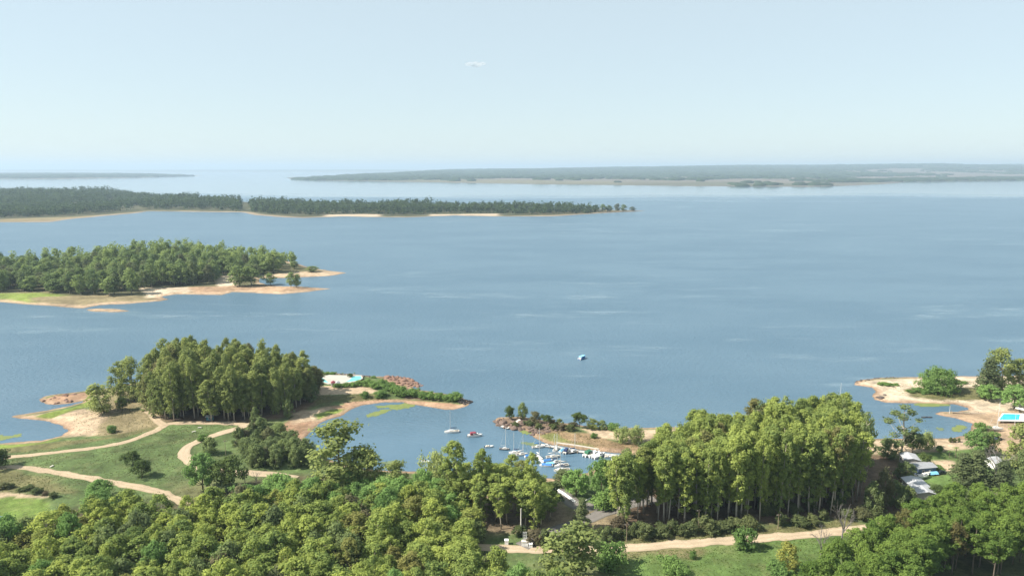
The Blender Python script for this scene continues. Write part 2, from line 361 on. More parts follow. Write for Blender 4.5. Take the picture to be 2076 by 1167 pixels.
SHORE = [(-380, 922), (-150, 908), (0, 898), (84, 892), (125, 883), (137, 873), (128, 863), (91, 853), (50, 848.5), (22, 845.5), (27, 842), (60, 837), (101, 830), (140, 822), (165, 816),
  (172, 812), (150, 816), (135, 818.5), (112, 820), (98, 819), (84, 814), (79, 809), (90, 803), (111, 799), (150, 795), (186, 791), (230, 784), (280, 776), (350, 768), (450, 762), (550, 758), (640, 755),
  (682, 756), (737, 760), (759, 763), (794, 762), (829, 767), (852, 777), (836, 784), (840, 788), (893, 796), (930, 802), (955, 814), (946, 822), (920, 831), (900, 829), (884, 826), (838, 820), (820, 815),
  (783, 815), (732, 821), (710, 830), (690, 844), (664, 850), (645, 858), (623, 880), (614, 890), (616, 905), (636, 921), (690, 940), (760, 952), (839, 955), (900, 960), (1000, 968), (1080, 972),
  (1130, 968), (1158, 960), (1190, 958), (1208, 945), (1240, 938), (1300, 936), (1320, 930), (1300, 925), (1255, 918), (1173, 910), (1106, 898), (1082, 885), (1080, 878), (1062, 871), (1033, 868),
  (1016, 863), (1001, 852), (1010, 845), (1056, 844), (1120, 854), (1208, 865), (1255, 868), (1344, 866), (1466, 861), (1560, 866), (1640, 873), (1720, 885), (1761, 889), (1798, 889), (1866, 888),
  (1925, 888), (1959, 882), (1970, 869), (1970, 858), (1939, 847), (1911, 843), (1891, 838), (1905, 834), (1935, 834), (1965, 830.5), (1962, 826), (1934, 819), (1883, 817), (1849, 817), (1798, 816),
  (1772, 809), (1767, 802), (1775, 793), (1770, 786), (1730, 780), (1736, 772), (1784, 765), (1854, 764), (1979, 762), (2100, 760), (2420, 757)]
main_poly = W(SHORE, 0) + [(430, 420), (430, 90), (-430, 90), (-430, W([(-380, 922)], 0)[0][1])]
R = []
def reg(pts, col, soft=1.5, ns=3.0, z=1.3): R.append((W(pts, z), col, soft, ns))
# forest floors
reg([(-200, 1020), (0, 1060), (150, 1030), (400, 1010), (560, 960), (800, 965), (960, 1000), (985, 1090), (985, 1130), (1010, 1180), (1100, 1240), (1240, 1290), (1240, 1400), (-400, 1400)], C_DUFF, 4, 5)
reg([(1640, 1200), (1700, 1110), (1800, 1060), (1900, 1000), (2300, 985), (2300, 1400), (1640, 1400)], (0.085, 0.10, 0.04), 4, 4)
reg([(270, 815), (300, 795), (350, 783), (600, 783), (650, 800), (640, 820), (590, 845), (520, 858), (340, 858), (300, 852)], C_LITTER, 3, 4)
reg([(1215, 1070), (1300, 985), (1450, 960), (1720, 930), (1850, 960), (1850, 1030), (1700, 1052), (1500, 1068), (1300, 1080)], C_LITTER, 3, 4)
reg([(880, 1000), (1150, 985), (1170, 1060), (1150, 1080), (1000, 1090), (900, 1060)], (0.25, 0.195, 0.13), 3, 6)
# left shore
reg([(27, 845), (101, 834), (175, 824), (210, 830), (250, 826), (300, 838), (320, 856), (278, 868), (220, 880), (182, 884), (125, 888), (138, 873), (91, 853)], C_SAND, 2.0, 7)
reg([(150, 797), (235, 784), (300, 800), (290, 828), (240, 832), (210, 822), (190, 800)], C_DRY, 2, 4)
reg([(215, 838), (290, 828), (330, 852), (318, 868), (250, 880), (190, 886)], C_DRY, 2, 5)
reg([(60, 843), (130, 828), (168, 817), (178, 806), (200, 804), (192, 822), (140, 834), (90, 846)], C_WET, 1.0, 3)
reg([(-200, 910), (0, 898), (84, 892), (125, 884), (122, 890), (60, 904), (0, 911), (-200, 925)], C_WET, 1.0, 3)
reg([(0, 918), (120, 905), (240, 888), (320, 870), (330, 864), (240, 880), (100, 895), (0, 908)], C_OLIVE, 1.5, 4)
reg([(79, 809), (110, 799), (186, 791), (175, 808), (130, 816), (98, 818)], C_RED, 1.0, 2)
# lower-left hollow with eroded bank
reg([(-250, 1004), (0, 1000), (60, 1006), (110, 1012), (100, 1040), (30, 1060), (-250, 1090)], (0.15, 0.22, 0.05), 1.2, 3)
reg([(-100, 996), (0, 998), (50, 1001), (110, 1006), (112, 1010), (60, 1008.5), (20, 1004), (-100, 1002)], C_SAND, 0.6, 3)
reg([(-100, 955), (30, 955), (100, 975), (150, 1000), (100, 1000), (0, 994), (-100, 990)], C_OLIVE, 2, 4)
# marina bay beach and pool headland
reg([(560, 872), (600, 842), (650, 826), (730, 812), (770, 812), (740, 822), (700, 836), (680, 852), (650, 858), (630, 880), (618, 905), (590, 888)], C_RED, 1.5, 3)
reg([(585, 838), (660, 824), (690, 828), (660, 846), (600, 858)], C_SAND, 2, 5)
reg([(636, 838), (670, 829), (712, 822), (706, 830), (670, 840), (645, 846)], C_WET, 1.0, 2.5)
reg([(648, 784), (700, 781), (745, 785), (768, 792), (755, 797), (700, 800), (645, 802)], C_SAND, 1.0, 1.5)
reg([(640, 802), (700, 800), (770, 797), (790, 802), (760, 808), (700, 812), (640, 818)], C_OLIVE, 1.0, 2)
reg([(690, 814), (780, 806), (830, 808), (900, 814), (946, 818), (946, 826), (920, 834), (838, 824), (783, 818), (720, 826)], (0.42, 0.265, 0.175), 1.0, 1.5)
reg([(765, 764), (800, 761), (830, 766), (856, 778), (840, 787), (800, 780)], (0.30, 0.19, 0.135), 1.0, 2)
reg([(800, 795), (900, 800), (930, 806), (920, 812), (820, 806)], C_ROCK, 1.0, 2)
# marina spit
reg([(1000, 852), (1012, 843), (1060, 843), (1130, 853), (1170, 868), (1120, 872), (1085, 880), (1060, 873), (1015, 865)], C_ROCK, 1.0, 2)
reg([(1082, 876), (1130, 872), (1180, 876), (1260, 895), (1320, 905), (1300, 925), (1255, 920), (1173, 912), (1106, 900)], (0.27, 0.19, 0.11), 1.5, 3)
reg([(1084, 880), (1120, 876), (1140, 884), (1200, 902), (1255, 914), (1173, 911), (1106, 899)], (0.19, 0.20, 0.07), 1.0, 3)
reg([(1180, 867), (1300, 869), (1470, 862), (1560, 868), (1600, 885), (1480, 884), (1330, 892), (1270, 896), (1220, 886)], C_SAND, 1.2, 2)
# right shore, beach club
reg([(1720, 892), (1760, 889), (1960, 885), (1985, 900), (2010, 920), (1900, 922), (1750, 922), (1720, 915)], C_SAND, 1.5, 3)
reg([(1725, 770), (1980, 758), (2420, 752), (2420, 860), (2000, 850), (1960, 830), (1770, 822)], C_PALE, 2, 3)
reg([(1840, 790), (1900, 785), (1990, 785), (2050, 800), (1990, 812), (1900, 806), (1850, 802)], C_OLIVE, 1.5, 5)
reg([(1965, 885), (1975, 855), (1895, 842), (1900, 836), (2000, 832), (2420, 836), (2420, 930), (2010, 920)], (0.40, 0.29, 0.19), 2, 4)
reg([(1850, 818), (1880, 812), (1925, 813), (1930, 820), (1885, 822)], C_WET, 0.8, 1.5)
reg([(1852, 918), (1990, 908), (2000, 935), (1960, 995), (1890, 1005), (1866, 970)], C_LAWN, 1.5, 2)
reg([(1880, 935), (1930, 935), (1945, 955), (1900, 965), (1885, 950)], C_SAND, 1.5, 3)
reg([(1720, 920), (1800, 922), (1850, 960), (1850, 1010), (1780, 1040), (1720, 990)], C_LITTER, 2, 4)
# road verge and field
reg([(1215, 1100), (1300, 1082), (1500, 1072), (1720, 1048), (1760, 1065), (1700, 1080), (1400, 1104)], C_OLIVE, 1.5, 4)
reg([(1220, 1112), (1400, 1108), (1700, 1082), (1760, 1120), (1700, 1400), (1240, 1400)], C_LAWN, 1.5, 2)
reg([(1230, 1114), (1420, 1106), (1460, 1116), (1400, 1130), (1260, 1124)], (0.19, 0.175, 0.085), 2, 5)
reg([(1150, 1035), (1240, 1035), (1290, 1050), (1230, 1075), (1150, 1080)], (0.24, 0.19, 0.12), 1.5, 3)
main = Terrain('ground', [main_poly], -430, 430, 92, 432, 1.0, M['ground'], C_GRASS, (0.40, 0.275, 0.185), 1.0, 9.0, 1.5, R, beach_w=4.0,
               dips=[(W([(-250, 1006), (0, 1004), (60, 1009), (108, 1014), (95, 1040), (30, 1060), (-250, 1090)]), 0.9, 1.5), (W([(-20, 1040), (6, 1037), (26, 1040), (22, 1045), (-20, 1047)]), 0.75, 1.0)])

# pockets: the middle island, the long far peninsula and the opposite shores
isl_poly = W([(-420, 622), (-200, 612), (0, 612), (67, 618), (120, 622), (169, 625), (202, 618), (270, 615), (324, 610), (342, 607), (324, 601), (357, 596), (448, 598), (472, 592), (573, 596), (624, 591), (668, 585),
              (607, 581), (553, 580), (526, 573), (529, 564), (580, 563), (668, 559), (704, 553), (640, 545), (573, 527), (480, 523), (380, 521), (200, 527), (0, 540), (-420, 552)], 0)
reef_poly = W([(172, 627), (200, 625.5), (240, 627), (272, 630), (240, 632.5), (200, 631)], 0)
IR = [(W(p, 1.0), c, s, n) for p, c, s, n in (
    ([(-400, 612), (0, 596), (120, 596), (160, 604), (60, 616), (-100, 612)], C_WET, 4, 6), ([(60, 604), (180, 598), (280, 600), (324, 606), (200, 622), (100, 620)], C_DRY, 4, 8),
    ([(280, 585), (380, 583), (400, 588), (350, 600), (300, 604)], C_PALE, 3, 4), ([(440, 556), (476, 554), (480, 580), (440, 584)], C_PALE, 3, 4),
    ([(380, 584), (560, 578), (672, 582), (640, 594), (500, 594), (400, 598)], (0.42, 0.28, 0.18), 3, 5), ([(520, 560), (600, 552), (706, 548), (706, 556), (560, 566)], C_SAND, 3, 4))]
island = Terrain('island_ground', [isl_poly, reef_poly], -1250, -150, 520, 960, 2.2, M['ground_isl'], (0.10, 0.10, 0.05), (0.47, 0.345, 0.235), 2.5, 12.0, 2.0, IR, beach_w=10)
pen_poly = W([(-450, 458), (0, 450), (101, 450), (152, 443), (287, 431), (303, 428), (438, 430), (489, 430), (506, 435), (558, 439), (616, 442), (693, 439), (827, 441), (924, 437), (1001, 439), (1117, 439), (1194, 434), (1240, 431),
              (1305, 427.5), (1250, 426), (1150, 422), (1000, 419), (800, 416), (600, 413), (490, 409), (380, 402), (260, 395), (0, 391), (-450, 391)], 0)
PR = [(W(p, 1.0), c, s, n) for p, c, s, n in (([(0, 446), (152, 440), (287, 429), (230, 440), (100, 452), (0, 452)], C_DRY, 10, 10), ([(660, 436), (770, 435), (770, 441), (660, 442)], C_PALE, 8, 8), ([(870, 435), (1010, 434), (1010, 440), (880, 441)], C_PALE, 8, 8))]
pen = Terrain('peninsula_ground', [pen_poly], -3200, 420, 1480, 3600, 11.0, M['ground_far'], (0.075, 0.08, 0.04), (0.36, 0.285, 0.21), 12.0, 40.0, 3.0, PR, beach_w=22)
def far_hills(X, Y, D):
    r = sstep(7500, 15000, Y); w = sstep(-4000, 9000, X)
    return (58 + 95 * w) * r * (1 + 0.35 * fbm(X / 2600, Y / 2600, 51)) + 14 * sstep(0, 1500, D) * (1 + fbm(X / 700, Y / 900, 53))
far_poly = W([(575, 360), (600, 364), (640, 366), (720, 367), (780, 368.5), (1000, 372), (1180, 375), (1400, 377.5), (1640, 379), (1720, 377), (1810, 373), (1840, 369), (2076, 366), (2500, 364)], 0) + [(24000, 24000), (-1200, 24000), (-2400, 11000)]
FR = [(W(p, 8), c, s, n) for p, c, s, n in (
    ([(720, 362), (1000, 366), (1400, 371), (1700, 372), (1850, 362), (2300, 360), (2300, 352), (1700, 352), (1300, 358), (800, 359)], (0.165, 0.145, 0.12), 60, 220),
    ([(1540, 352), (1680, 351), (1680, 346), (1540, 347)], (0.25, 0.205, 0.15), 60, 100), ([(1880, 352), (2300, 354), (2300, 344), (1920, 345)], (0.25, 0.205, 0.15), 80, 140))]
far = Terrain('far_shore_ground', [far_poly], -3200, 19000, 4200, 23500, 105.0, M['ground_far'], (0.12, 0.12, 0.075), (0.17, 0.15, 0.13), 60.0, 320.0, 7.0, FR, far_hills, beach_w=150)
west_poly = W([(-500, 363), (0, 362.5), (130, 362.5), (280, 360), (412, 356.5), (330, 353.5), (150, 352.5), (-500, 352)], 0)
west = Terrain('far_west_ground', [west_poly], -13000, -3000, 7000, 16500, 110.0, M['ground_far'], (0.08, 0.085, 0.045), (0.42, 0.33, 0.25), 40.0, 250.0, 6.0, (), lambda X, Y, D: 12 * sstep(0, 900, D), beach_w=130)
ridge = Terrain('horizon_ground', [[(-26000, 25500), (3000, 24500), (14000, 25500), (26000, 25200), (26000, 33000), (-26000, 33000)]], -26500, 26500, 24000, 33500, 330.0, M['ground_far'], (0.07, 0.08, 0.045), (0.3, 0.27, 0.2), 200.0, 500.0, 20.0, (),
                lambda X, Y, D: 45 * (1 + 0.5 * fbm(X / 3000, Y / 3000, 61)) + 45 * sstep(-2000, 12000, X), beach_w=300)

# ------------------------------------------------------------------ lake, haze
wx = np.concatenate([np.linspace(-45000, -2500, 12), np.linspace(-2000, 2000, 17), np.linspace(2500, 45000, 12)])
wy = np.concatenate([np.linspace(-1500, 4000, 23), np.linspace(5000, 45000, 17)])
WX, WY = np.meshgrid(wx, wy); ii = np.arange(WX.size).reshape(WX.shape)
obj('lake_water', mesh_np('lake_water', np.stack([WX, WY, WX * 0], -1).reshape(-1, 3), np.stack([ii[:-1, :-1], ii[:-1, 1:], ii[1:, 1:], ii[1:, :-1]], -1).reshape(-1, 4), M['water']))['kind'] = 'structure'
hz, nt, out = new_mat('haze_air')
pv = N(nt, 'ShaderNodeVolumePrincipled'); pv.inputs['Color'].default_value = (0.56, 0.73, 0.90, 1); pv.inputs['Density'].default_value = HAZE_DENSITY; pv.inputs['Density Attribute'].default_value = ''
pv.inputs['Anisotropy'].default_value = 0.1
nt.links.new(pv.outputs[0], out.inputs['Volume'])
MB().box((0, 21500, 147), (91000, 48000, 306)).build('haze', hz)['kind'] = 'stuff'

# ------------------------------------------------------------------ roads
def ribbon(name, pts, width, m, lift=0.10, soft=0.9, ter=main, z=1.3):
    P = [at(u, v, z) for u, v in pts]; path = []
    for i in range(len(P) - 1):
        a, b, c, d = P[max(i - 1, 0)], P[i], P[i + 1], P[min(i + 2, len(P) - 1)]
        n = max(3, int((c - b).length / 1.2))
        for k in range(n):
            t = k / n
            path.append(0.5 * ((2 * b) + (c - a) * t + (2 * a - 5 * b + 4 * c - d) * t * t + (3 * b - a - 3 * c + d) * t ** 3))
    path.append(P[-1]); V = []; Fq = []; K = 9; RUT = []; PROF = (0.0, 0.55, 1.0, 0.75, 0.5, 0.75, 1.0, 0.55, 0.0)
    for i, p in enumerate(path):
        t = (path[min(i + 1, len(path) - 1)] - path[max(i - 1, 0)]).normalized(); nrm = Vector((-t.y, t.x, 0))
        wl = width / 2 + soft * float(fbm(i * 0.31, 3.0, 5)); wr = width / 2 + soft * float(fbm(i * 0.31, 9.0, 7))
        for k in range(K):
            f = k / (K - 1); q = p + nrm * (-wl + (wl + wr) * f)
            zz = max(ter.z(q.x + dx, q.y + dy) for dx in (-0.6, 0, 0.6) for dy in (-0.6, 0, 0.6))
            V.append((q.x, q.y, zz + (lift if 0 < k < K - 1 else lift - 0.06))); RUT.append(min(1, max(0, PROF[k] + 0.35 * float(fbm(i * 0.23, k * 0.9, 15)))))
        if i:
            for k in range(K - 1):
                a = (i - 1) * K + k; Fq.append((a, a + 1, a + K + 1, a + K))
    me = mesh_np(name, V, Fq, m, True); ra = me.attributes.new('wheel_rut', 'FLOAT', 'POINT'); ra.data.foreach_set('value', np.array(RUT, np.float32))
    o = obj(name, me); o['kind'] = 'structure'; return o
def road_mat(name, col, var=0.22):
    m, nt, out = new_mat(name)
    tc = N(nt, 'ShaderNodeTexCoord'); a = N(nt, 'ShaderNodeTexNoise'); a.inputs['Scale'].default_value = 0.18; a.inputs['Detail'].default_value = 6
    b = N(nt, 'ShaderNodeTexNoise'); b.inputs['Scale'].default_value = 1.7; b.inputs['Detail'].default_value = 4
    for n in (a, b): nt.links.new(tc.outputs['Object'], n.inputs['Vector'])
    ad = N(nt, 'ShaderNodeMath', operation='ADD'); nt.links.new(a.outputs['Fac'], ad.inputs[0]); nt.links.new(b.outputs['Fac'], ad.inputs[1])
    mr = N(nt, 'ShaderNodeMapRange'); mr.inputs['From Min'].default_value = 0.7; mr.inputs['From Max'].default_value = 1.3; nt.links.new(ad.outputs[0], mr.inputs['Value'])
    mx = N(nt, 'ShaderNodeMix', data_type='RGBA'); mx.inputs['A'].default_value = (*[c * (1 - var) for c in col], 1); mx.inputs['B'].default_value = (*[c * (1 + var) for c in col], 1)
    nt.links.new(mr.outputs[0], mx.inputs['Factor']); p = N(nt, 'ShaderNodeBsdfPrincipled'); p.inputs['Roughness'].default_value = 0.95; p.inputs['Specular IOR Level'].default_value = 0.15
    ra = N(nt, 'ShaderNodeAttribute', attribute_name='wheel_rut'); m2 = N(nt, 'ShaderNodeMix', data_type='RGBA'); m2.inputs['A'].default_value = (col[0] * 0.72, col[1] * 0.75, col[2] * 0.70, 1)      # unworn edges and crown between the wheel lines
    nt.links.new(ra.outputs['Fac'], m2.inputs['Factor']); nt.links.new(mx.outputs['Result'], m2.inputs['B'])
    nt.links.new(m2.outputs['Result'], p.inputs['Base Color']); nt.links.new(p.outputs[0], out.inputs[0]); return m
M['track'] = road_mat('sandy_track', (0.36, 0.28, 0.195)); M['asphalt'] = road_mat('worn_asphalt', (0.17, 0.155, 0.145), 0.15); M['trackpale'] = road_mat('pale_gravel', (0.40, 0.315, 0.225))
ribbon('dirt_road', [(-60, 930), (20, 925), (135, 915), (236, 900), (297, 881), (331, 864), (352, 859), (405, 857.5), (466, 858), (508, 861)], 3.9, M['track'])
ribbon('dirt_road', [(334, 863), (322, 855), (309, 842), (293, 826)], 4.2, M['track'], 0.13)
ribbon('dirt_road', [(520, 858), (502, 861), (473, 870), (430, 884), (394, 898), (376, 911), (374, 922), (384, 937), (420, 953), (470, 958), (507, 959), (557, 963), (600, 970)], 4.9, M['trackpale'], 0.14)
ribbon('dirt_road', [(-120, 950), (0, 947), (47, 948), (135, 961), (220, 976), (304, 993), (345, 1006), (385, 1024), (430, 1050)], 4.0, M['track'])
ribbon('dirt_road', [(940, 1110), (1040, 1113), (1100, 1115), (1230, 1114), (1350, 1105), (1500, 1094), (1600, 1086.5), (1700, 1077), (1790, 1064)], 4.6, M['trackpale'])
ribbon('asphalt_road', [(1127, 992), (1146, 1006), (1166, 1022), (1190, 1028), (1204, 1024)], 6.5, M['asphalt'])
ribbon('asphalt_road', [(1060, 1110), (1090, 1092), (1140, 1072), (1180, 1058), (1235, 1036), (1290, 1020), (1330, 1012)], 6.0, M['asphalt'], 0.13)

# ------------------------------------------------------------------ trees: prototypes
def leaves(puffs, n, size, rng, up=0.45, jitter=0.6, flat=0.8, droop=0.0):
    puffs = np.asarray(puffs, float); w = puffs[:, 3] ** 2; idx = rng.choice(len(puffs), n, p=w / w.sum())
    d = rng.normal(size=(n, 3)); d[:, 2] += 0.30; d /= np.linalg.norm(d, axis=1, keepdims=True)
    r = puffs[idx, 3:4] * np.where(rng.random((n, 1)) < 0.16, rng.uniform(1.0, 1.75, (n, 1)), rng.uniform(0.62, 1.12, (n, 1)))
    c = puffs[idx, :3] + d * r * np.array([1, 1, flat])
    if droop: c[:, 2] -= droop * rng.random(n) ** 2
    d2 = d * np.array([1, 1, 1.0]); nr = d2 + rng.normal(size=(n, 3)) * jitter * 0.72 + np.array([0, 0, up]); nr /= np.linalg.norm(nr, axis=1, keepdims=True)
    a = np.cross(nr, rng.normal(size=(n, 3))); a /= np.linalg.norm(a, axis=1, keepdims=True) + 1e-9; b = np.cross(nr, a)
    s = size * rng.uniform(0.6, 1.3, (n, 1)); l = s * rng.uniform(0.55, 0.95, (n, 1))
    V = np.stack([c - a * s - b * l * 0.3, c + b * l, c + a * s + b * l * 0.2, c - b * l], 1).reshape(-1, 3)
    tone = np.clip(0.5 + 0.28 * rng.normal(size=n) + 0.18 * rng.normal(size=len(puffs))[idx], 0, 1)
    return V, np.arange(n * 4).reshape(n, 4), tone
def stem(mb, H, r0, rng, bend=0.03, top=0.85, n=6):
    pts = []; x = y = 0.0
    for i in range(n):
        t = i / (n - 1); pts.append((x, y, H * top * t - (0.5 if i == 0 else 0))); x += rng.normal() * bend * H / n; y += rng.normal() * bend * H / n
    mb.tube(pts, [r0 * (1 - 0.75 * i / (n - 1)) for i in range(n)], 6); return pts
def limb_to(mb, pts, c, r, rng):
    zs = [p[2] for p in pts]; z0 = max(0.15 * zs[-1], c[2] - 0.8 * math.hypot(c[0], c[1]) - 1.0); i = min(range(len(pts)), key=lambda k: abs(zs[k] - min(z0, zs[-1])))
    a = Vector(pts[i]); b = Vector(c[:3]); m_ = a.lerp(b, 0.5) + Vector((0, 0, -0.12 * (b - a).length))
    mb.tube([a, m_, b], [r, r * 0.65, r * 0.25], 4, False)
PROTO = {}
def proto(kind, seed, H, Wd, base, prof, npuff, pr, nleaf, lsize, leafm, barkm, r0, bend=0.03, flat=0.8, limbs=9, jitter=0.6, up=0.45, droop=0.0, low=0):
    rng = np.random.default_rng(seed); mb = MB(); pts = stem(mb, H, r0, rng, bend); puffs = []
    for k in range(npuff):
        t = (k + rng.random()) / npuff; z = H * (base + (1 - base) * t ** (0.62 if prof is crownup else 0.9)) - pr * 0.5
        rad = Wd / 2 * prof(t) * (1.35 if rng.random() < 0.10 else 1.0) * (rng.uniform(0.35, 1.0) if t < 0.93 else rng.uniform(0, 0.6)); an = k * 2.39996 + rng.normal() * 0.5
        ax = np.interp(z, [p[2] for p in pts], [p[0] for p in pts]); ay = np.interp(z, [p[2] for p in pts], [p[1] for p in pts])
        puffs.append((ax + rad * math.cos(an), ay + rad * math.sin(an), z + rng.normal() * pr * 0.2, pr * rng.uniform(0.65, 1.25)))
    for q in sorted(puffs, key=lambda q: -q[3])[:limbs]: limb_to(mb, pts, q, r0 * 0.38, rng)
    V, Fq, tone = leaves(puffs, nleaf, lsize, rng, up, jitter, flat, droop)
    PROTO.setdefault(kind, []).append((mb.mesh('trunk', M[barkm], True), mesh_np('crown', V, Fq, M[leafm], False, tone), H, Wd))
crownup = lambda t: (0.35 + 0.65 * min(1, t * 1.8)) * (1 - 0.6 * max(0, t - 0.7) / 0.3)
dome = lambda t: math.sqrt(max(0.05, 1 - (t * 0.98) ** 2.2)) * (0.65 + 0.35 * min(1, t * 4))
column = lambda t: (0.55 + 0.45 * min(1, t * 3)) * (1 - 0.55 * max(0, t - 0.55) / 0.45)
cone = lambda t: 1.05 - 0.85 * t
ball = lambda t: math.sqrt(max(0.08, 1 - (2 * t - 1) ** 2 * 0.92))
flatt = lambda t: 0.55 + 0.45 * t if t < 0.7 else 1 - 0.9 * (t - 0.7) / 0.3
for s in range(3): proto('euc', 110 + s, 15, 7.6, 0.16, column, 52, 0.92, 3800, 0.25, 'euc', 'bark_pale', 0.18, 0.06, 0.85, 10)
for s in range(2): proto('euc', 115 + s, 13, 9.4, 0.24, flatt, 50, 0.95, 3600, 0.25, 'euc', 'bark_pale', 0.2, 0.07, 0.7, 14)
for s in range(5): proto('euc', 100 + s, 14, 8.8, 0.18, dome, 66, 1.02, 5600, 0.27, 'euc', 'bark_pale', 0.20, 0.05, 0.72, 8)
for s in range(8): proto('tall', 200 + s, 30, 8.2, (0.09, 0.16, 0.24, 0.30, 0.20, 0.36, 0.12, 0.27)[s], crownup, 66, 1.08, 5600, 0.29, 'tall', 'bark_pale', 0.34, 0.025, 0.85, 10)
for s in range(6): proto('grove', 300 + s, 28, 9.5, 0.22, column, 84, 1.15, 6400, 0.31, 'grove', 'bark_pale', 0.36, 0.03, 0.9, 10)
for s in range(4): proto('round', 400 + s, 10, 12, 0.30, dome, 70, 1.12, 6200, 0.27, 'round', 'bark', 0.32, 0.04, 0.62, 9)
for s in range(3): proto('lawn', 450 + s, 7, 8, 0.34, dome, 26, 1.15, 2600, 0.26, 'lawn', 'bark', 0.22, 0.05, 0.75, 8)
for s in range(4): proto('scrub', 500 + s, 8, 7, 0.12, dome, 44, 0.85, 3000, 0.25, 'scrub', 'bark', 0.16, 0.06, 0.85, 7)
for s in range(4): proto('bush', 550 + s, 4, 5, 0.16, ball, 20, 0.95, 2000, 0.24, 'bush', 'bark', 0.10, 0.05, 0.85, 6)
for s in range(3): proto('hedge', 580 + s, 4, 5, 0.16, ball, 26, 0.72, 2000, 0.21, 'hedge', 'bark', 0.10, 0.05, 0.85, 6)
for s in range(5): proto('pine', 600 + s, 18, 7.6, 0.48, dome, 64, 0.80, 5600, 0.20, 'pine', 'bark', 0.20, 0.015, 0.8, 8)
for s in range(2): proto('conifer', 650 + s, 18, 8, 0.06, cone, 34, 1.5, 3600, 0.36, 'conifer', 'bark', 0.3, 0.02, 0.75, 6)
for s in range(3): proto('feathery', 670 + s, 24, 10, 0.10, column, 30, 1.9, 3400, 0.42, 'grove', 'bark', 0.35, 0.05, 0.9, 10)
for s in range(2): proto('gappy', 690 + s, 24, 11, 0.22, column, 19, 1.5, 1900, 0.36, 'scrub', 'bark_pale', 0.36, 0.05, 0.75, 19)
for s in range(2): proto('willow', 700 + s, 9, 9, 0.25, ball, 26, 1.4, 2800, 0.30, 'willow', 'bark', 0.26, 0.04, 1.0, 8, droop=2.0)
for s in range(2): proto('umbrella', 720 + s, 8, 12, 0.55, flatt, 26, 1.25, 2800, 0.28, 'lawn', 'bark', 0.25, 0.06, 0.6, 14)
for s in range(1): proto('dome_bush', 735 + s, 12, 22, 0.08, dome, 90, 1.9, 11000, 0.34, 'bush', 'bark', 0.3, 0.04, 0.85, 10)
for s in range(1): proto('yellow', 740 + s, 8, 6.5, 0.15, ball, 24, 1.1, 2000, 0.26, 'yellow', 'bark', 0.16, 0.04, 0.95, 7)
for s in range(6): proto('isl', 760 + s, 24, 9.5, 0.20, column, 26, 2.1, 1500, 0.62, 'island', 'bark_pale', 0.32, 0.03, 0.9, 5)
def branch(mb, p, d, L, r, rng, depth):
    q = p + d * L; mb.tube([p, p.lerp(q, 0.5) + Vector(rng.normal(size=3) * L * 0.05), q], [r, r * 0.8, r * 0.55], 4, False)
    if depth:
        for k in range(3):
            nd = (d + Vector(rng.normal(size=3)) * 0.42 + Vector((0, 0, 0.12))).normalized(); branch(mb, p.lerp(q, 0.55 + 0.22 * k), nd, L * rng.uniform(0.5, 0.72), r * 0.52, rng, depth - 1)
for s in range(2):
    rng = np.random.default_rng(800 + s); mb = MB(); mb2 = MB()
    mb.tube([(0, 0, -0.5), (0.1, 0.05, 3.2)], [0.22, 0.16], 6)
    for k in range(5): branch(mb2, Vector((0.08, 0.04, 2.0 + 0.3 * k)), Vector((math.cos(k * 1.3) * 0.5, math.sin(k * 1.3) * 0.5, 1)).normalized(), 3.2, 0.12, rng, 3)
    PROTO.setdefault('dead', []).append((mb.mesh('trunk', M['bark_grey']), mb2.mesh('crown', M['bark_grey']), 9, 6))
for s in range(2):
    rng = np.random.default_rng(820 + s); mb = MB(); V = []; Fq = []
    mb.tube([(0, 0, -0.4), (0.1, 0, 3), (0.05, 0.1, 6)], [0.24, 0.18, 0.16], 6)
    for k in range(16):
        an = k * 2.4; el = rng.uniform(0.1, 0.9); L = rng.uniform(2.0, 2.8); prev = None
        for i in range(6):
            t = i / 5; rr = L * t * math.cos(el * (1 - 0.3 * t)); zz = 6 + L * math.sin(el) * t - 1.6 * t * t; w = 0.30 * (1 - t * 0.85)
            cx, cy = math.cos(an), math.sin(an); o = len(V)
            V += [(rr * cx - w * cy, rr * cy + w * cx, zz - 0.12), (rr * cx, rr * cy, zz), (rr * cx + w * cy, rr * cy - w * cx, zz - 0.12)]
            if i: Fq += [(o - 3, o - 2, o + 1, o), (o - 2, o - 1, o + 2, o + 1)]
    PROTO.setdefault('palm', []).append((mb.mesh('trunk', M['bark']), mesh_np('crown', V, Fq, M['palm'], False, rng.random(len(Fq))), 7, 5))

COUNT = {}
def tree(kind, x, y, h, w, name, label, cat='tree', group=None, ter=main, lean=0.0, z=None):
    pr = PROTO[kind]; i = COUNT.get(kind, 0); COUNT[kind] = i + 1
    tm, cm, H, Wd = pr[(i * 7 + int(abs(x) * 3)) % len(pr)]
    t = thing(name, label, cat, (x, y, ter.z(x, y) if z is None else z), random.uniform(0, 6.283), group, (w / Wd, w / Wd, h / H))
    if not lean and kind in ('tall', 'grove', 'euc', 'isl', 'pine', 'feathery'): t.rotation_euler[0] = random.gauss(0, 0.028); t.rotation_euler[1] = random.gauss(0, 0.028)
    if lean: t.rotation_euler[1] = lean; t.rotation_euler[2] = 0
    obj('trunk', tm, t); obj('crown', cm, t); return t
def px_tree(kind, u, v, hpx, wpx, name, label, cat='tree', group=None, ter=main, lean=0.0, zr=1.3):
    """one tree: base at (u,v), size given as it looks in the picture"""
    p = at(u, v, zr); p = at(u, v, ter.z(p.x, p.y)); s = F / (p.y * CP + CAMZ * SP)
    dep = math.atan2(CAMZ, p.length if False else math.hypot(p.x, p.y)); return tree(kind, p.x, p.y, hpx / s / math.cos(dep) * 0.98, wpx / s, name, label, cat, group, ter, lean)
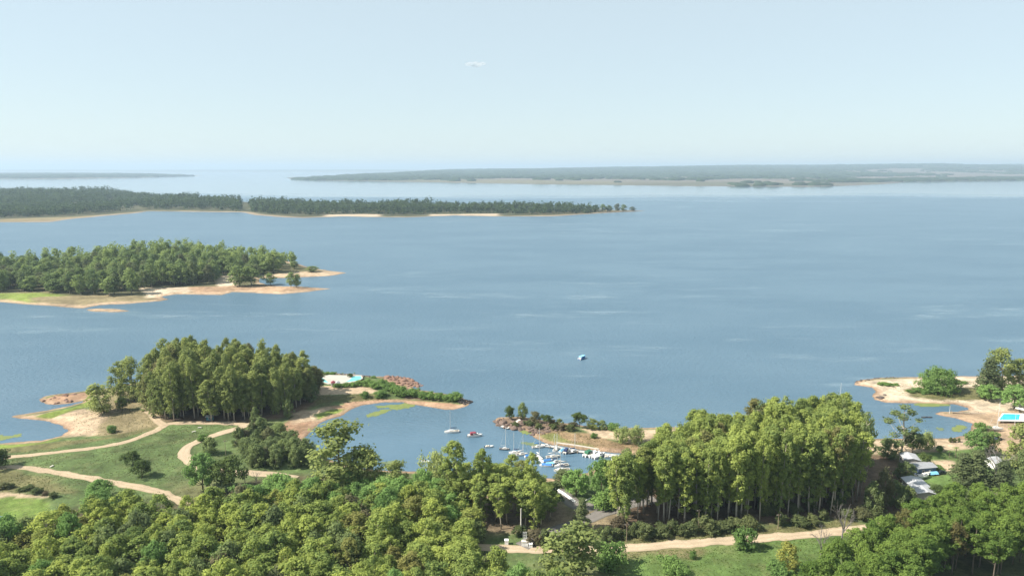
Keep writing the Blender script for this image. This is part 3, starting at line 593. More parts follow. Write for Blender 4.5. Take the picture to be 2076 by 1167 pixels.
def scatter(poly, spacing, ter=main, zr=1.3, jit=0.42, seed=1, dmin=1.5, keep=None):
    rng = random.Random(seed); Pw = W(poly, zr); xs = [p[0] for p in Pw]; ys = [p[1] for p in Pw]; outp = []; row = 0; y = min(ys)
    while y <= max(ys):
        x = min(xs) + (spacing / 2 if row % 2 else 0)
        while x <= max(xs):
            X, Y = x + rng.uniform(-jit, jit) * spacing, y + rng.uniform(-jit, jit) * spacing
            if in_poly(X, Y, Pw) and ter.d(X, Y) > dmin and (keep is None or keep(X, Y, rng)): outp.append((X, Y))
            x += spacing
        y += spacing * 0.87; row += 1
    return outp
def shown(x, y, z, h, mu=40):
    u, v = project(x, y, z + h); u0, v0 = project(x, y, z + h * 0.75); return -mu < u < 2076 + mu and v < 1172

# ------------------------------------------------------------------ trees: the forests
def zone(x, y, us, vsplit, front, back):
    u, v = project(x, y, 1.3); side = 'left third' if u < us[0] else ('right third' if u > us[1] else 'middle third')
    return side + (front if v > vsplit else back)
rt = random.Random(11)
FOREST = [(-220, 1160), (0, 1150), (60, 1120), (150, 1090), (250, 1072), (330, 1085), (420, 1075), (480, 1058), (600, 1040), (720, 1040), (850, 1055), (950, 1075), (975, 1110), (975, 1150), (985, 1185), (1020, 1208), (1120, 1232), (1230, 1256), (1240, 1420), (-400, 1420)]
near = []
for x, y in scatter(FOREST, 6.3, seed=3):
    h = rt.uniform(10.5, 15.5); w = rt.uniform(7.2, 11.4)
    if project(x, y, 1.3)[0] > 890 and project(x, y, 1.3)[1] < 1190: h *= 0.72
    if shown(x, y, main.z(x, y), h): near.append((x, y, h, w))
near = sorted(near, key=lambda a: a[1])
for x, y, h, w in near[:310]:
    q = rt.random(); tree('round' if q < 0.07 else ('scrub' if q < 0.15 else 'euc'), x, y, h * (1.15 if q > 0.94 else 1), w, 'young_eucalyptus_tree', 'young green tree in the dense foreground forest, ' + zone(x, y, (380, 760), 1190, ' at the bottom edge', ' behind the front rows'), 'tree', 'eucalyptus trees of the foreground forest')
FOREST_LEFT = near[310:]
GROVE_R = [(1235, 1068), (1262, 1075), (1300, 1068), (1400, 1064), (1550, 1058), (1680, 1046), (1742, 1030), (1745, 995), (1735, 960), (1715, 940), (1640, 944), (1560, 960), (1470, 972), (1400, 975), (1330, 1010), (1270, 1030)]
gr = scatter(GROVE_R, 4.0, seed=5)
for x, y in gr:
    u, v = project(x, y, 1.3); f = min(1, max(0, (u - 1240) / 260))
    h = rt.uniform(20, 27) * (1 - f) + rt.uniform(25.0, 32) * f
    tree('gappy' if rt.random() < 0.10 else 'tall', x, y, h, rt.uniform(5.6, 9.2), 'tall_eucalyptus_tree', 'tall pale-trunked eucalyptus in the big grove by the road, ' + zone(x, y, (1420, 1600), 1038, ' of its front', ' of its rear'), 'tree', 'tall eucalyptus grove beside the road')
for x, y in scatter([(1300, 1066), (1400, 1060), (1550, 1054), (1700, 1040), (1730, 1026), (1720, 1005), (1600, 1030), (1400, 1045)], 7.5, seed=6):
    tree('hedge', x, y, rt.uniform(2.5, 6), rt.uniform(4, 7), 'understorey_shrub', 'dark shrub growing under the front trees of the big grove', 'bush', 'understorey of the big grove')
GROVE_L = [(292, 838), (308, 850), (345, 856), (430, 857), (520, 852), (575, 842), (615, 826), (640, 812), (640, 797), (590, 788), (480, 783), (380, 783), (310, 796), (285, 815)]
for x, y in scatter(GROVE_L, 5.6, seed=8):
    u, v = project(x, y, 1.3); f = max(0.0, abs(u - 430) / 200); h = rt.uniform(20, 31.5) * (1 - 0.30 * f ** 1.6)
    tree('feathery' if rt.random() < 0.15 else 'grove', x, y, h, rt.uniform(6, 10.5), 'headland_grove_tree', 'tall olive-green eucalyptus in the left headland grove, ' + zone(x, y, (400, 520), 822, ' of its front', ' of its rear'), 'tree', 'grove on the left headland')
GROVE_C = [(890, 1035), (960, 1018), (1040, 1016), (1100, 1024), (1125, 1040), (1122, 1072), (1085, 1078), (1030, 1076), (990, 1080), (965, 1070), (930, 1050)]
for x, y in scatter(GROVE_C, 4.9, seed=12):
    tree('tall', x, y, rt.uniform(14.5, 19) if project(x, y, 1)[0] < 1085 else rt.uniform(10, 13), rt.uniform(6, 8), 'picnic_grove_tree', 'dark eucalyptus with bare trunk in the picnic grove behind the entrance gate', 'tree', 'picnic grove behind the gate')
PINES = [(1630, 1290), (1665, 1215), (1735, 1172), (1805, 1132), (1880, 1090), (1980, 1072), (2240, 1066), (2240, 1176), (1900, 1186), (1860, 1230), (1840, 1420), (1660, 1420)]
for x, y in scatter(PINES, 5.0, seed=15):
    h = rt.uniform(15, 18.5)
    if shown(x, y, main.z(x, y), h, 30): tree('pine', x, y, h, rt.uniform(6.4, 8.6), 'pine_tree', 'green pine in the dark-trunked lower right plantation, ' + zone(x, y, (1800, 1960), 1140, ' of its front', ' of its rear'), 'tree', 'pine plantation at lower right')
ISL = [(-420, 604), (0, 592), (100, 594), (200, 598), (270, 600), (285, 588), (340, 580), (440, 578), (452, 560), (520, 560), (560, 548), (610, 545), (590, 535), (500, 529), (380, 527), (230, 531), (100, 537), (0, 545), (-420, 560)]
isl_pts = sorted([(x, y) for x, y in scatter(ISL, 13.0, island, 2.0, seed=18, dmin=6) if -30 < project(x, y, 20)[0] < 2100], key=lambda q: q[1])
for x, y in isl_pts[:300]:
    f = float(fbm(x / 90, y / 90, 77))
    u, v = project(x, y, 2); hump = 8.0 * math.exp(-((u - 330) / 110) ** 2) - 3.0
    tree('isl', x, y, rt.uniform(13, 24) + 5 * f + hump, rt.uniform(8, 14), 'island_tree', 'tree in the dense wood on the left point, ' + zone(x, y, (160, 360), 575, ' of its waterside front', ' farther back'), 'tree', 'wood on the left point', island)
print('TREES', len(near), len(gr), len(isl_pts))

# ------------------------------------------------------------------ trees told apart one by one
def T(kind, u, v, h, w, name, label, cat='tree', group=None, lean=0.0, ter=main): return px_tree(kind, u, v, h, w, name, label, cat, group, ter, lean)
T('lawn', 270, 941, 27, 38, 'round_tree', 'small dark round tree on the left lawn, the rear one of two')
T('lawn', 289, 967, 32, 41, 'round_tree', 'small lighter round tree on the left lawn, in front of the dark one')
T('lawn', -2, 948, 38, 52, 'round_tree', 'dark round tree cut by the left edge of the picture beside the track')
T('round', 203, 1012, 40, 52, 'round_tree', 'spreading dark green tree between the left track and the forest edge')
T('round', 205, 1052, 58, 70, 'round_tree', 'bright green tree in front of the spreading tree at the left forest edge')
T('round', 412, 994, 72, 66, 'spreading_tree', 'spreading tree with visible limbs beside the curved track, left one of the pair')
T('lawn', 468, 994, 68, 68, 'spreading_tree', 'dense dark tree beside the curved track, right one of the pair')
T('scrub', 426, 920, 34, 32, 'small_tree', 'small pale green tree standing above the spreading pair by the curved track')
T('bush', 409, 893, 12, 18, 'round_bush', 'small dark bush on the inner edge of the curved track', 'bush')
T('scrub', 518, 862, 36, 22, 'small_tree', 'slender young tree where the tracks meet beside the left grove')
T('scrub', 584, 845, 34, 24, 'small_tree', 'slender young tree on the red beach right of the left grove')
T('bush', 228, 876, 14, 16, 'round_bush', 'lone small bush on the sand flat left of the curved road', 'bush')
T('feathery', 212, 837, 60, 44, 'leaning_tree', 'feathery tree leaning left at the sandy shore', lean=-0.34)
T('lawn', 248, 832, 28, 24, 'round_tree', 'small dark round tree beside the leaning shore tree')
T('feathery', 246, 812, 78, 38, 'feathery_tree', 'tall feathery tree left of the headland grove, the left of two')
T('feathery', 272, 812, 90, 40, 'feathery_tree', 'tall feathery tree left of the headland grove, the right of two')
T('scrub', 628, 812, 42, 36, 'bushy_tree', 'grey-green bushy tree at the right end of the headland grove')
T('grove', 634, 800, 52, 44, 'pale_tree', 'pale green tree hiding the left end of the pool terrace')
T('feathery', 690, 1004, 145, 108, 'grey_green_tree', 'large grey-green feathery tree standing before the marina bay')
T('feathery', 748, 1004, 92, 70, 'grey_green_tree', 'feathery tree right of the large grey-green one before the bay')
T('feathery', 806, 1012, 76, 50, 'grey_green_tree', 'narrow feathery tree at the near shore of the marina bay')
T('willow', 885, 985, 72, 46, 'willow_tree', 'pale drooping tree at the near shore beside the small moored boat')
T('tall', 928, 1040, 140, 50, 'tall_tree', 'tallest tree in front of the bay with a knobbly narrow top')
T('tall', 982, 1048, 128, 38, 'tall_tree', 'pale-topped tall tree in front of the moored boats')
T('tall', 1082, 1040, 116, 30, 'tall_tree', 'tall tree in front of the crowded end of the marina')
T('lawn', 1118, 1032, 48, 42, 'dark_tree', 'dark round tree on the left bank of the asphalt drive')
T('conifer', 1180, 1072, 58, 34, 'young_conifer', 'dark young conifer standing alone beside the asphalt drive')
T('conifer', 1141, 984, 30, 48, 'dark_conifer', 'dark spreading conifer at the marina shore above the white wall')
T('round', 1168, 1005, 50, 60, 'round_tree', 'bright round tree inside the corner of the low white wall')
T('round', 1218, 1012, 78, 54, 'round_tree', 'tall bright green tree between the white wall and the big grove')
T('bush', 1222, 1030, 30, 44, 'round_bush', 'bright green bush at the junction of the asphalt drive', 'bush')
T('feathery', 1160, 1198, 122, 112, 'gnarled_eucalyptus', 'large open-crowned eucalyptus in front of the road by the entrance')
T('bush', 1232, 1150, 44, 56, 'round_bush', 'dark round bush at the left end of the roadside field', 'bush')
T('bush', 1510, 1111, 38, 40, 'round_bush', 'round green bush touching the near edge of the right road', 'bush')
T('bush', 1356, 1154, 26, 38, 'round_bush', 'low round bush in the field, left of the bottom pair', 'bush')
T('bush', 1376, 1170, 26, 40, 'round_bush', 'low round bush at the bottom edge of the field, right of the pair', 'bush')
T('bush', 1404, 1132, 14, 12, 'round_bush', 'tiny shrub alone in the middle of the field', 'bush')
T('bush', 1578, 1178, 36, 46, 'round_bush', 'dark green bush at the bottom edge left of the pine plantation', 'bush')
T('yellow', 1596, 1156, 54, 46, 'yellow_tree', 'yellow-leaved tree at the edge of the field')
T('dead', 1706, 1098, 74, 52, 'bare_tree', 'grey leafless tree where the right road meets the pines')
T('dead', 1664, 1130, 66, 36, 'bare_tree', 'thin leafless tree at the field edge left of the pines')
for u, v, hh, ww, lab in ((1766, 1040, 62, 40, 'nearest the big grove'), (1788, 1030, 78, 36, 'tallest of the three'), (1814, 1028, 52, 40, 'nearest the shed')):
    T('scrub', u, v, hh, ww, 'dark_scrub_tree', 'dark scrubby tree in the shade right of the big grove, ' + lab)
# marina spit
T('lawn', 1032, 850, 26, 22, 'round_tree', 'dark round tree on the rocky end of the marina spit')
T('scrub', 1059, 848, 32, 24, 'small_tree', 'light green upright tree on the marina spit beside the ramp')
T('scrub', 1085, 855, 22, 26, 'small_tree', 'small twiggy tree on the marina spit behind the ramp')
T('umbrella', 1108, 862, 22, 32, 'small_tree', 'low flat-topped tree on the marina spit')
T('scrub', 1135, 862, 14, 16, 'round_bush', 'small bush between the flat-topped trees of the spit', 'bush')
T('umbrella', 1174, 866, 30, 40, 'spreading_tree', 'broad umbrella-shaped tree, largest on the marina spit')
T('feathery', 1198, 868, 20, 24, 'small_tree', 'thin dark leaning tree right of the umbrella tree on the spit', lean=0.3)
T('scrub', 1221, 869, 18, 20, 'small_tree', 'small sparse tree on the spit, third right of the umbrella tree')
T('bush', 1241, 870, 13, 26, 'round_bush', 'dark round bush at the right end of the spit hedge', 'bush')
T('bush', 1203, 887, 9, 12, 'round_bush', 'lone small bush on the red bank of the spit', 'bush')
T('willow', 1262, 896, 32, 32, 'willow_tree', 'pale drooping tree on the sandy spit, left of two')
T('willow', 1290, 898, 34, 34, 'willow_tree', 'pale drooping tree on the sandy spit, right of two')
# right shore
T('dome_bush', 1900, 793, 46, 88, 'round_bush_tree', 'very large dense round bush on the right sand spit')
T('conifer', 2000, 806, 82, 46, 'tall_conifer', 'tall grey-green conifer on the right shore, left of the group')
T('feathery', 2030, 800, 95, 50, 'tall_conifer', 'tallest conifer-like tree on the right shore')
T('grove', 2066, 795, 68, 54, 'shore_tree', 'broad dark tree at the right edge on the shore')
T('round', 2004, 812, 34, 44, 'round_tree', 'low round tree in front of the right shore conifers')
T('round', 2056, 828, 48, 54, 'round_tree', 'round green tree just behind the blue pool')
T('gappy', 1826, 920, 100, 66, 'open_eucalyptus', 'tall open eucalyptus with see-through crown by the right bay')
T('scrub', 1800, 928, 40, 44, 'bushy_tree', 'green bushy tree at the foot of the open eucalyptus, left side')
T('lawn', 1850, 918, 44, 40, 'dark_tree', 'dark round tree at the foot of the open eucalyptus, right side')
T('willow', 1877, 910, 34, 34, 'willow_tree', 'yellow-green willow beside the right bay')
T('round', 1978, 920, 50, 46, 'round_tree', 'round green tree on the beach right of the bay, left half of a pair')
T('lawn', 2000, 922, 38, 34, 'round_tree', 'darker tree on the beach right of the bay, right half of a pair')
T('bush', 2014, 890, 15, 20, 'round_bush', 'small dark tree beside the dark car on the sandy slope', 'bush')
T('bush', 1990, 872, 16, 24, 'round_bush', 'bush on the sandy slope beside the beached sailboat', 'bush')
T('bush', 1904, 915, 13, 12, 'round_bush', 'small round bush on the beach left of the two palms', 'bush')
T('palm', 1937, 926, 22, 16, 'palm_tree', 'palm on the beach club lawn, taller right one of two', 'palm')
T('palm', 1924, 928, 17, 12, 'palm_tree', 'palm on the beach club lawn, shorter left one of two', 'palm')
T('scrub', 1834, 1022, 36, 40, 'bushy_tree', 'dark bushy tree hiding the left corner of the long shed')
T('lawn', 1900, 1014, 30, 34, 'dark_tree', 'dark round tree between the long shed and the pines')
T('lawn', 1873, 946, 26, 32, 'dark_tree', 'dark round tree right of the white-roofed house')
T('scrub', 1836, 972, 34, 44, 'bushy_tree', 'bushy tree between the house and the long shed')
T('bush', 1904, 956, 12, 20, 'round_bush', 'round bush just above the dark car on the lawn', 'bush')
T('conifer', 1950, 980, 62, 52, 'dark_conifer', 'broad dark conifer behind the pines, left of three')
T('conifer', 1980, 984, 70, 50, 'dark_conifer', 'broad dark conifer behind the pines, middle of three')
T('conifer', 2030, 992, 58, 46, 'dark_conifer', 'dark green conifer behind the pines, right of three')
T('dead', 2018, 968, 60, 56, 'bare_tree', 'grey leafless tree among the conifers at the right')
T('feathery', 2060, 950, 92, 50, 'brownish_tree', 'tall brownish feathery tree at the right edge beside the slope')
T('scrub', 2080, 975, 70, 44, 'bushy_tree', 'olive bushy tree cut by the right edge above the pines')
# far tip of the peninsula
for u, hh, lab in ((1195, 13, 'first from the house'), (1222, 14, 'second from the house'), (1236, 12, 'third from the house'), (1251, 15, 'tallest of the row'), (1264, 13, 'fifth from the house'), (1282, 8, 'last one at the water')):
    px_tree('isl', u, 429, hh * 1.05, 12, 'tip_tree', 'dark upright tree on the far peninsula tip, ' + lab, 'tree', 'row on the far peninsula tip', pen)
# island foreground trees
for u, v, hh, ww, lab in ((485, 580, 42, 34, 'left half of the clump'), (510, 578, 36, 34, 'right half of the clump'), (548, 577, 24, 22, 'small leaning one beside the clump'), (590, 582, 30, 18, 'left of the pair at the waterline'), (602, 582, 27, 16, 'right of the pair at the waterline'), (632, 551, 12, 22, 'low one at the outer end'), (555, 552, 42, 36, 'tall one behind the inlet')):
    px_tree('isl', u, v, hh, ww, 'shore_tree', 'tree on the bare end of the left point, ' + lab, 'tree', 'trees on the bare end of the left point', island)
# scrub between curved track and bay
k = 0
for x, y in scatter([(480, 905), (520, 885), (560, 882), (600, 895), (636, 930), (640, 955), (560, 955), (500, 945)], 5.4, seed=21):
    tree('scrub', x, y, rt.uniform(5.5, 9.5), rt.uniform(5.5, 8), 'scrub_tree', 'grey-green scrub tree in the thicket between curved track and bay', 'tree', 'thicket beside the curved track')
BROAD = [(500, 1030), (560, 1000), (640, 1000), (760, 1010), (860, 1010), (920, 1020), (940, 1050), (800, 1050), (600, 1045), (500, 1062)]
for x, y in scatter(BROAD, 8.6, seed=23):
    tree('round', x, y, rt.uniform(9, 13), rt.uniform(10, 14), 'broadleaf_tree', 'bright green broad-crowned tree along the rear edge of the foreground forest', 'tree', 'broadleaf trees at the forest edge')
for i, (u, v) in enumerate([(1216, 1088), (1232, 1092), (1250, 1090), (1268, 1090), (1286, 1086), (1306, 1088), (1322, 1084), (1342, 1086), (1362, 1082), (1380, 1084), (1398, 1080), (1300, 1078), (1255, 1076), (1428, 1078), (1456, 1076), (1476, 1072), (1340, 1074), (1500, 1072)]):
    T('hedge', u, v, rt.uniform(12, 30), rt.uniform(20, 46), 'roadside_shrub', 'dull green shrub in the overgrown hedge between grove and right road', 'bush', 'overgrown hedge along the right road')
for u, v, hh, ww, lab in ((1522, 1072, 24, 34, 'first right of the hedge'), (1582, 1065, 24, 22, 'narrow second'), (1620, 1065, 20, 40, 'broad low third'), (1645, 1062, 20, 30, 'fourth, touching the third'), (1668, 1052, 18, 24, 'fifth'), (1715, 1050, 18, 30, 'behind the bare tree'), (1750, 1052, 22, 36, 'right of the bare tree'), (1776, 1046, 20, 34, 'last before the pines')):
    T('hedge', u, v, hh, ww, 'roadside_bush', 'olive bush on the verge above the right road, ' + lab, 'bush', 'verge bushes above the right road')
for u, v, hh, ww in ((1070, 1108, 26, 34), (1090, 1110, 30, 36), (1110, 1112, 22, 30), (1040, 1090, 18, 30)):
    T('hedge', u + 14, v - 5, hh, ww, 'gate_shrub', 'dark shrub right behind the white entrance gate blocks', 'bush', 'shrubs behind the gate')
for i, (u, v, hh, ww) in enumerate([(684, 785, 9, 16), (700, 784, 8, 16), (716, 783, 8, 16), (730, 781, 10, 18), (746, 782, 12, 22), (762, 786, 12, 22), (776, 778, 10, 16), (788, 790, 15, 26), (805, 795, 14, 24), (816, 802, 18, 28), (838, 803, 16, 26), (858, 806, 13, 24), (876, 807, 13, 24), (894, 809, 12, 22), (910, 811, 12, 22), (922, 812, 17, 24)]):
    T('bush', u, v, hh, ww, 'headland_bush', 'green bush in the hedge running out along the pool headland', 'bush', 'hedge along the pool headland')
T('bush', 740, 806, 12, 18, 'round_bush', 'round bush on the grassy slope of the pool headland, left of two', 'bush')
T('bush', 771, 804, 11, 26, 'round_bush', 'wider round bush on the slope of the pool headland, right of two', 'bush')
T('palm', 695, 762, 8, 6, 'palm_tree', 'tiny palm on the lakeside rim of the pool terrace, left of two', 'palm')
T('palm', 719, 762, 9, 6, 'palm_tree', 'tiny palm on the lakeside rim of the pool terrace, right of two', 'palm')
T('lawn', 710, 766, 10, 11, 'small_tree', 'small dark tree between white and turquoise pool floors')
for i, (u, v, hh, ww) in enumerate([(652, 757, 4, 14), (664, 757, 4, 12), (674, 758, 5, 14), (758, 765, 4, 10)]):
    T('bush', u, v, hh, ww, 'shore_shrub', 'low shrub on the lakeside rim behind the pool terrace', 'bush', 'shrubs behind the pool terrace')
for i, (u, v, hh, ww) in enumerate([(1045, 866, 9, 18), (1072, 862, 9, 22), (1092, 868, 9, 20), (1122, 868, 9, 22), (1140, 870, 11, 24), (1156, 872, 12, 24), (1162, 862, 8, 18), (1120, 858, 8, 16)]):
    T('hedge', u, v, hh, ww, 'spit_shrub', 'low grey-green shrub on the rocky bank of the marina spit', 'bush', 'shrubs on the marina spit')
for i, (u, v, hh, ww) in enumerate([(1790, 780, 5, 20), (1802, 781, 5, 18), (1816, 781, 4, 14), (1846, 795, 5, 14), (1860, 793, 7, 22), (1872, 797, 6, 18), (1888, 792, 8, 24), (1954, 777, 5, 14)]):
    T('bush', u, v, hh, ww, 'sand_shrub', 'low green shrub on the pale right sand spit', 'bush', 'low shrubs on the right sand spit')
for i, (u, v, hh, ww) in enumerate([(1927, 896, 11, 8), (1935, 896, 9, 9), (1944, 895, 8, 7)]):
    T('hedge', u, v, hh, ww, 'beach_shrub', 'dry brownish shrub standing on the beach above the palms', 'bush', 'dry shrubs on the beach')
for i, (u, v) in enumerate([(-10, 985), (8, 990), (24, 988), (40, 995), (56, 992), (74, 999), (92, 1002), (108, 1008), (62, 988)]):
    T('hedge', u, v, rt.uniform(5, 12), rt.uniform(12, 26), 'bank_shrub', 'low shrub along the eroded bank at the lower left', 'bush', 'shrubs on the eroded bank')
T('dead', 497, 978, 26, 20, 'bare_shrub', 'grey leafless shrub beside the pale track, left of two', 'bush')
T('dead', 520, 978, 24, 22, 'bare_shrub', 'grey leafless shrub beside the pale track, right of two', 'bush')

# ------------------------------------------------------------------ woods that read as one mass
def wood_mass(name, label, pts, hrange, wrange, nleaf, ter, lsize, seed, mat, hmod=None):
    rng = np.random.default_rng(seed); VV, FF, TT = [], [], []; o = 0
    for x, y in pts:
        h = rng.uniform(*hrange) * (hmod(x, y) if hmod else 1.0); w = rng.uniform(*wrange); z = ter.z(x, y)
        t = rng.random((7, 1)); an = rng.random(7) * 6.28
        puffs = np.concatenate([(x + np.cos(an) * w * 0.25 * (1.1 - t[:, 0]))[:, None], (y + np.sin(an) * w * 0.25 * (1.1 - t[:, 0]))[:, None], z + h * (0.2 + 0.72 * t), np.full((7, 1), w * 0.26)], 1)
        V, Fq, tn = leaves(puffs, nleaf, lsize, rng, 0.3, 0.7, 1.0)
        VV.append(V); FF.append(Fq + o); TT.append(np.clip(tn + rng.normal() * 0.2, 0, 1)); o += len(V)
    if not VV: return
    return tag(obj(name, mesh_np(name, np.concatenate(VV), np.concatenate(FF), mat, False, np.concatenate(TT))), label, 'wood', kind='stuff')
wood_mass('point_wood', 'rear of the dense wood on the middle-distance left point', isl_pts[300:], (16, 24), (11, 15), 260, island, 1.0, 6, M['island'], lambda x, y: 0.92 + 0.42 * math.exp(-((project(x, y, 2)[0] - 330) / 110) ** 2) + 0.25 * float(fbm(x / 70, y / 70, 78)))
if FOREST_LEFT: wood_mass('forest_mass', 'rear remainder of the dense eucalyptus forest in the foreground', [(a[0], a[1]) for a in FOREST_LEFT], (12, 15), (8, 10), 900, main, 0.45, 5, M['euc'])
PEN = [(-350, 447), (0, 441), (110, 438), (200, 431), (285, 424), (310, 423), (440, 425), (500, 428), (560, 433), (640, 436), (700, 433), (820, 435), (900, 431), (990, 432), (1110, 434), (1180, 431), (1245, 429.5), (1235, 427), (1150, 424), (1000, 420.5), (800, 417.5), (600, 414.5), (500, 411), (380, 404), (260, 397), (0, 393), (-350, 393)]
pp = [(x, y) for x, y in scatter(PEN, 24, pen, 3, seed=31, dmin=14) if -40 < project(x, y, 20)[0] < 1400 and fbm(x / 130, y / 260, 71) > -0.42 and not 486 < project(x, y, 3)[0] < 508]
rp = random.Random(4)
def pen_height(x, y):
    u, v = project(x, y, 3); return (1.0 + 1.0 * float(fbm(x / 110, y / 260, 72)) + 0.45 * float(sstep(300, 200, np.float64(u)) * sstep(2000, 2600, np.float64(y)))) * (1 - 0.35 * float(sstep(900, 1150, np.float64(u))))
wood_mass('peninsula_wood', 'dense dark wood covering the long far peninsula', pp, (15, 24), (18, 32), 60, pen, 2.6, 41, M['farleaf'], pen_height)
print('PEN', len(pp))
def far_wood(name, label, pts, ter, seed, hr=(13, 22), wr=(60, 130)):
    """distant belts: every clump a small lumpy dome"""
    rng = np.random.default_rng(seed); VV, FF, TT = [], [], []; o = 0
    for x, y in pts:
        w = rng.uniform(*wr); h = rng.uniform(*hr); z = ter.z(x, y) - 3; n = 7; V = []
        for ring, (rr, zz) in enumerate(((1.0, 0.0), (1.0, 0.62), (0.55, 0.95))):
            for k in range(n):
                a = 6.283 * k / n; q = rng.uniform(0.8, 1.15); V.append((x + w * 0.5 * rr * q * math.cos(a), y + w * 0.5 * rr * q * math.sin(a), z + (h + 3) * zz * rng.uniform(0.85, 1.12)))
        Q = [(r * n + k, r * n + (k + 1) % n, (r + 1) * n + (k + 1) % n, (r + 1) * n + k) for r in range(2) for k in range(n)]
        Q += [(2 * n, 2 * n + 1, 2 * n + 2, 2 * n + 3), (2 * n, 2 * n + 3, 2 * n + 4, 2 * n + 6), (2 * n + 4, 2 * n + 5, 2 * n + 6, 2 * n + 4)][:2]
        VV.append(np.array(V)); FF.append(np.array(Q) + o); TT.append(np.full(len(Q), rng.random())); o += len(V)
    return tag(obj(name, mesh_np(name, np.concatenate(VV), np.concatenate(FF), M['farleaf'], False, np.concatenate(TT))), label, 'wood', kind='stuff')
fp = []
for poly, sp, sd in (([(590, 362), (640, 364), (720, 364.5), (720, 361), (640, 359.5)], 75, 51), ([(722, 365), (900, 365), (1100, 363.5), (1350, 362), (1500, 361), (1700, 357), (1850, 354), (1850, 350), (1400, 351), (1000, 352), (760, 354), (722, 358)], 95, 52),
                     ([(1400, 366), (1560, 363), (1700, 362), (1850, 360), (1850, 358.5), (1600, 360), (1400, 363)], 95, 53), ([(1700, 370), (1830, 366.5), (2100, 364), (2100, 361.5), (1830, 363.5), (1640, 369.5)], 60, 54)):
    fp += scatter(poly, sp, far, 8, seed=sd, dmin=10)
fp += scatter([(900, 370), (1200, 373), (1500, 376), (1700, 375), (1810, 370), (2100, 363), (2100, 352), (1700, 352), (1200, 360), (900, 364)], 120, far, 8, seed=59, dmin=20, keep=lambda x, y, r: fbm(x / 420, y / 700, 93) + r.uniform(-0.2, 0.2) > 0.26)
far_wood('far_shore_wood', 'blue hazy belts of trees along the opposite shore', [p for p in fp if abs(p[0]) < p[1] * 0.82], far, 61)
bk = [(x, y) for x, y in [(rp.uniform(-2500, 17000), rp.uniform(8800, 16500)) for _ in range(4200)] if abs(x) < y * 0.82 and far.d(x, y) > 100 and fbm(x / 1500, y / 1500, 91) > -0.12]
far_wood('far_hill_wood', 'pale wooded rise on the horizon behind the opposite shore', bk, far, 62, (15, 26), (120, 260))
wk = scatter([(-300, 361.5), (0, 361), (130, 361), (280, 359), (395, 356.5), (330, 354), (150, 353), (-300, 352.5)], 130, west, 6, seed=57, dmin=30)
far_wood('far_west_wood', 'hazy blue wooded strip of land at far left', [p for p in wk if abs(p[0]) < p[1] * 0.82], west, 63, (14, 22), (90, 190))
print('FAR', len(fp), len(bk), len(wk))

# ------------------------------------------------------------------ rough grass and litter too small to count
def tufts(name, label, poly, n, seed, m, size=(0.12, 0.30)):
    n = int(n * 0.45); rng = np.random.default_rng(seed); Pw = W(poly); P = np.asarray(Pw); V = []; T_ = []
    X = rng.uniform(P[:, 0].min(), P[:, 0].max(), n * 3); Y = rng.uniform(P[:, 1].min(), P[:, 1].max(), n * 3)
    ok = (sdf(X, Y, Pw) > 0) & (fbm(X / 9, Y / 9, seed) + 0.5 * rng.normal(size=n * 3) > 0.05); X, Y = X[ok][:n], Y[ok][:n]
    for x, y in zip(X, Y):
        z = main.z(x, y); s_ = rng.uniform(*size); tn = rng.random()
        for k in range(2):
            a = rng.uniform(0, 3.14); dx, dy = math.cos(a) * s_ * 0.6, math.sin(a) * s_ * 0.6; lx, ly = rng.normal(size=2) * s_ * 0.25
            V += [(x - dx, y - dy, z - 0.05), (x + dx, y + dy, z - 0.05), (x + dx * 1.3 + lx, y + dy * 1.3 + ly, z + s_ * 0.55), (x - dx * 1.3 + lx, y - dy * 1.3 + ly, z + s_ * 0.5)]; T_.append(tn)
    return tag(obj(name, mesh_np(name, V, np.arange(len(V)).reshape(-1, 4), m, False, T_)), label, 'grass', kind='stuff')
M['tuft'] = leaf_mat('rough_grass', (0.042, 0.058, 0.018), (0.085, 0.080, 0.034)); M['tuftgreen'] = leaf_mat('field_grass', (0.045, 0.072, 0.018), (0.090, 0.115, 0.034))
tufts('rough_grass', 'rough tussocky grass of the left lawns', [(0, 918), (120, 905), (330, 866), (470, 860), (420, 888), (378, 905), (384, 940), (400, 1000), (340, 1000), (0, 945)], 9000, 71, M['tuft'])
tufts('rough_grass', 'rough grass below the lower left track', [(-20, 956), (130, 966), (330, 1006), (280, 1030), (120, 1010), (-20, 995)], 4000, 72, M['tuft'])
tufts('rough_grass', 'grass of the roadside field', [(1225, 1122), (1400, 1114), (1690, 1088), (1720, 1110), (1640, 1180), (1240, 1180)], 7000, 73, M['tuftgreen'])
tufts('rough_grass', 'dry grass of the verge above the right road', [(1225, 1106), (1400, 1096), (1700, 1070), (1720, 1056), (1500, 1072), (1300, 1088)], 4500, 74, M['tuft'])
tufts('rough_grass', 'sparse grass on the left sand flats', [(140, 830), (220, 800), (300, 830), (325, 860), (220, 890), (100, 900), (150, 880)], 3000, 75, M['tuft'])
tufts('rough_grass', 'grass on the pool headland slope', [(640, 800), (770, 797), (800, 806), (700, 814), (640, 820)], 2000, 76, M['tuft'])
tufts('rough_grass', 'grass on the inner bank of the marina spit', [(1084, 878), (1130, 873), (1300, 900), (1290, 920), (1173, 908)], 3000, 77, M['tuft'])
tufts('rough_grass', 'sparse grass on the right sand spit', [(1790, 776), (1980, 770), (2070, 790), (2000, 815), (1850, 806)], 2500, 78, M['tuft'])

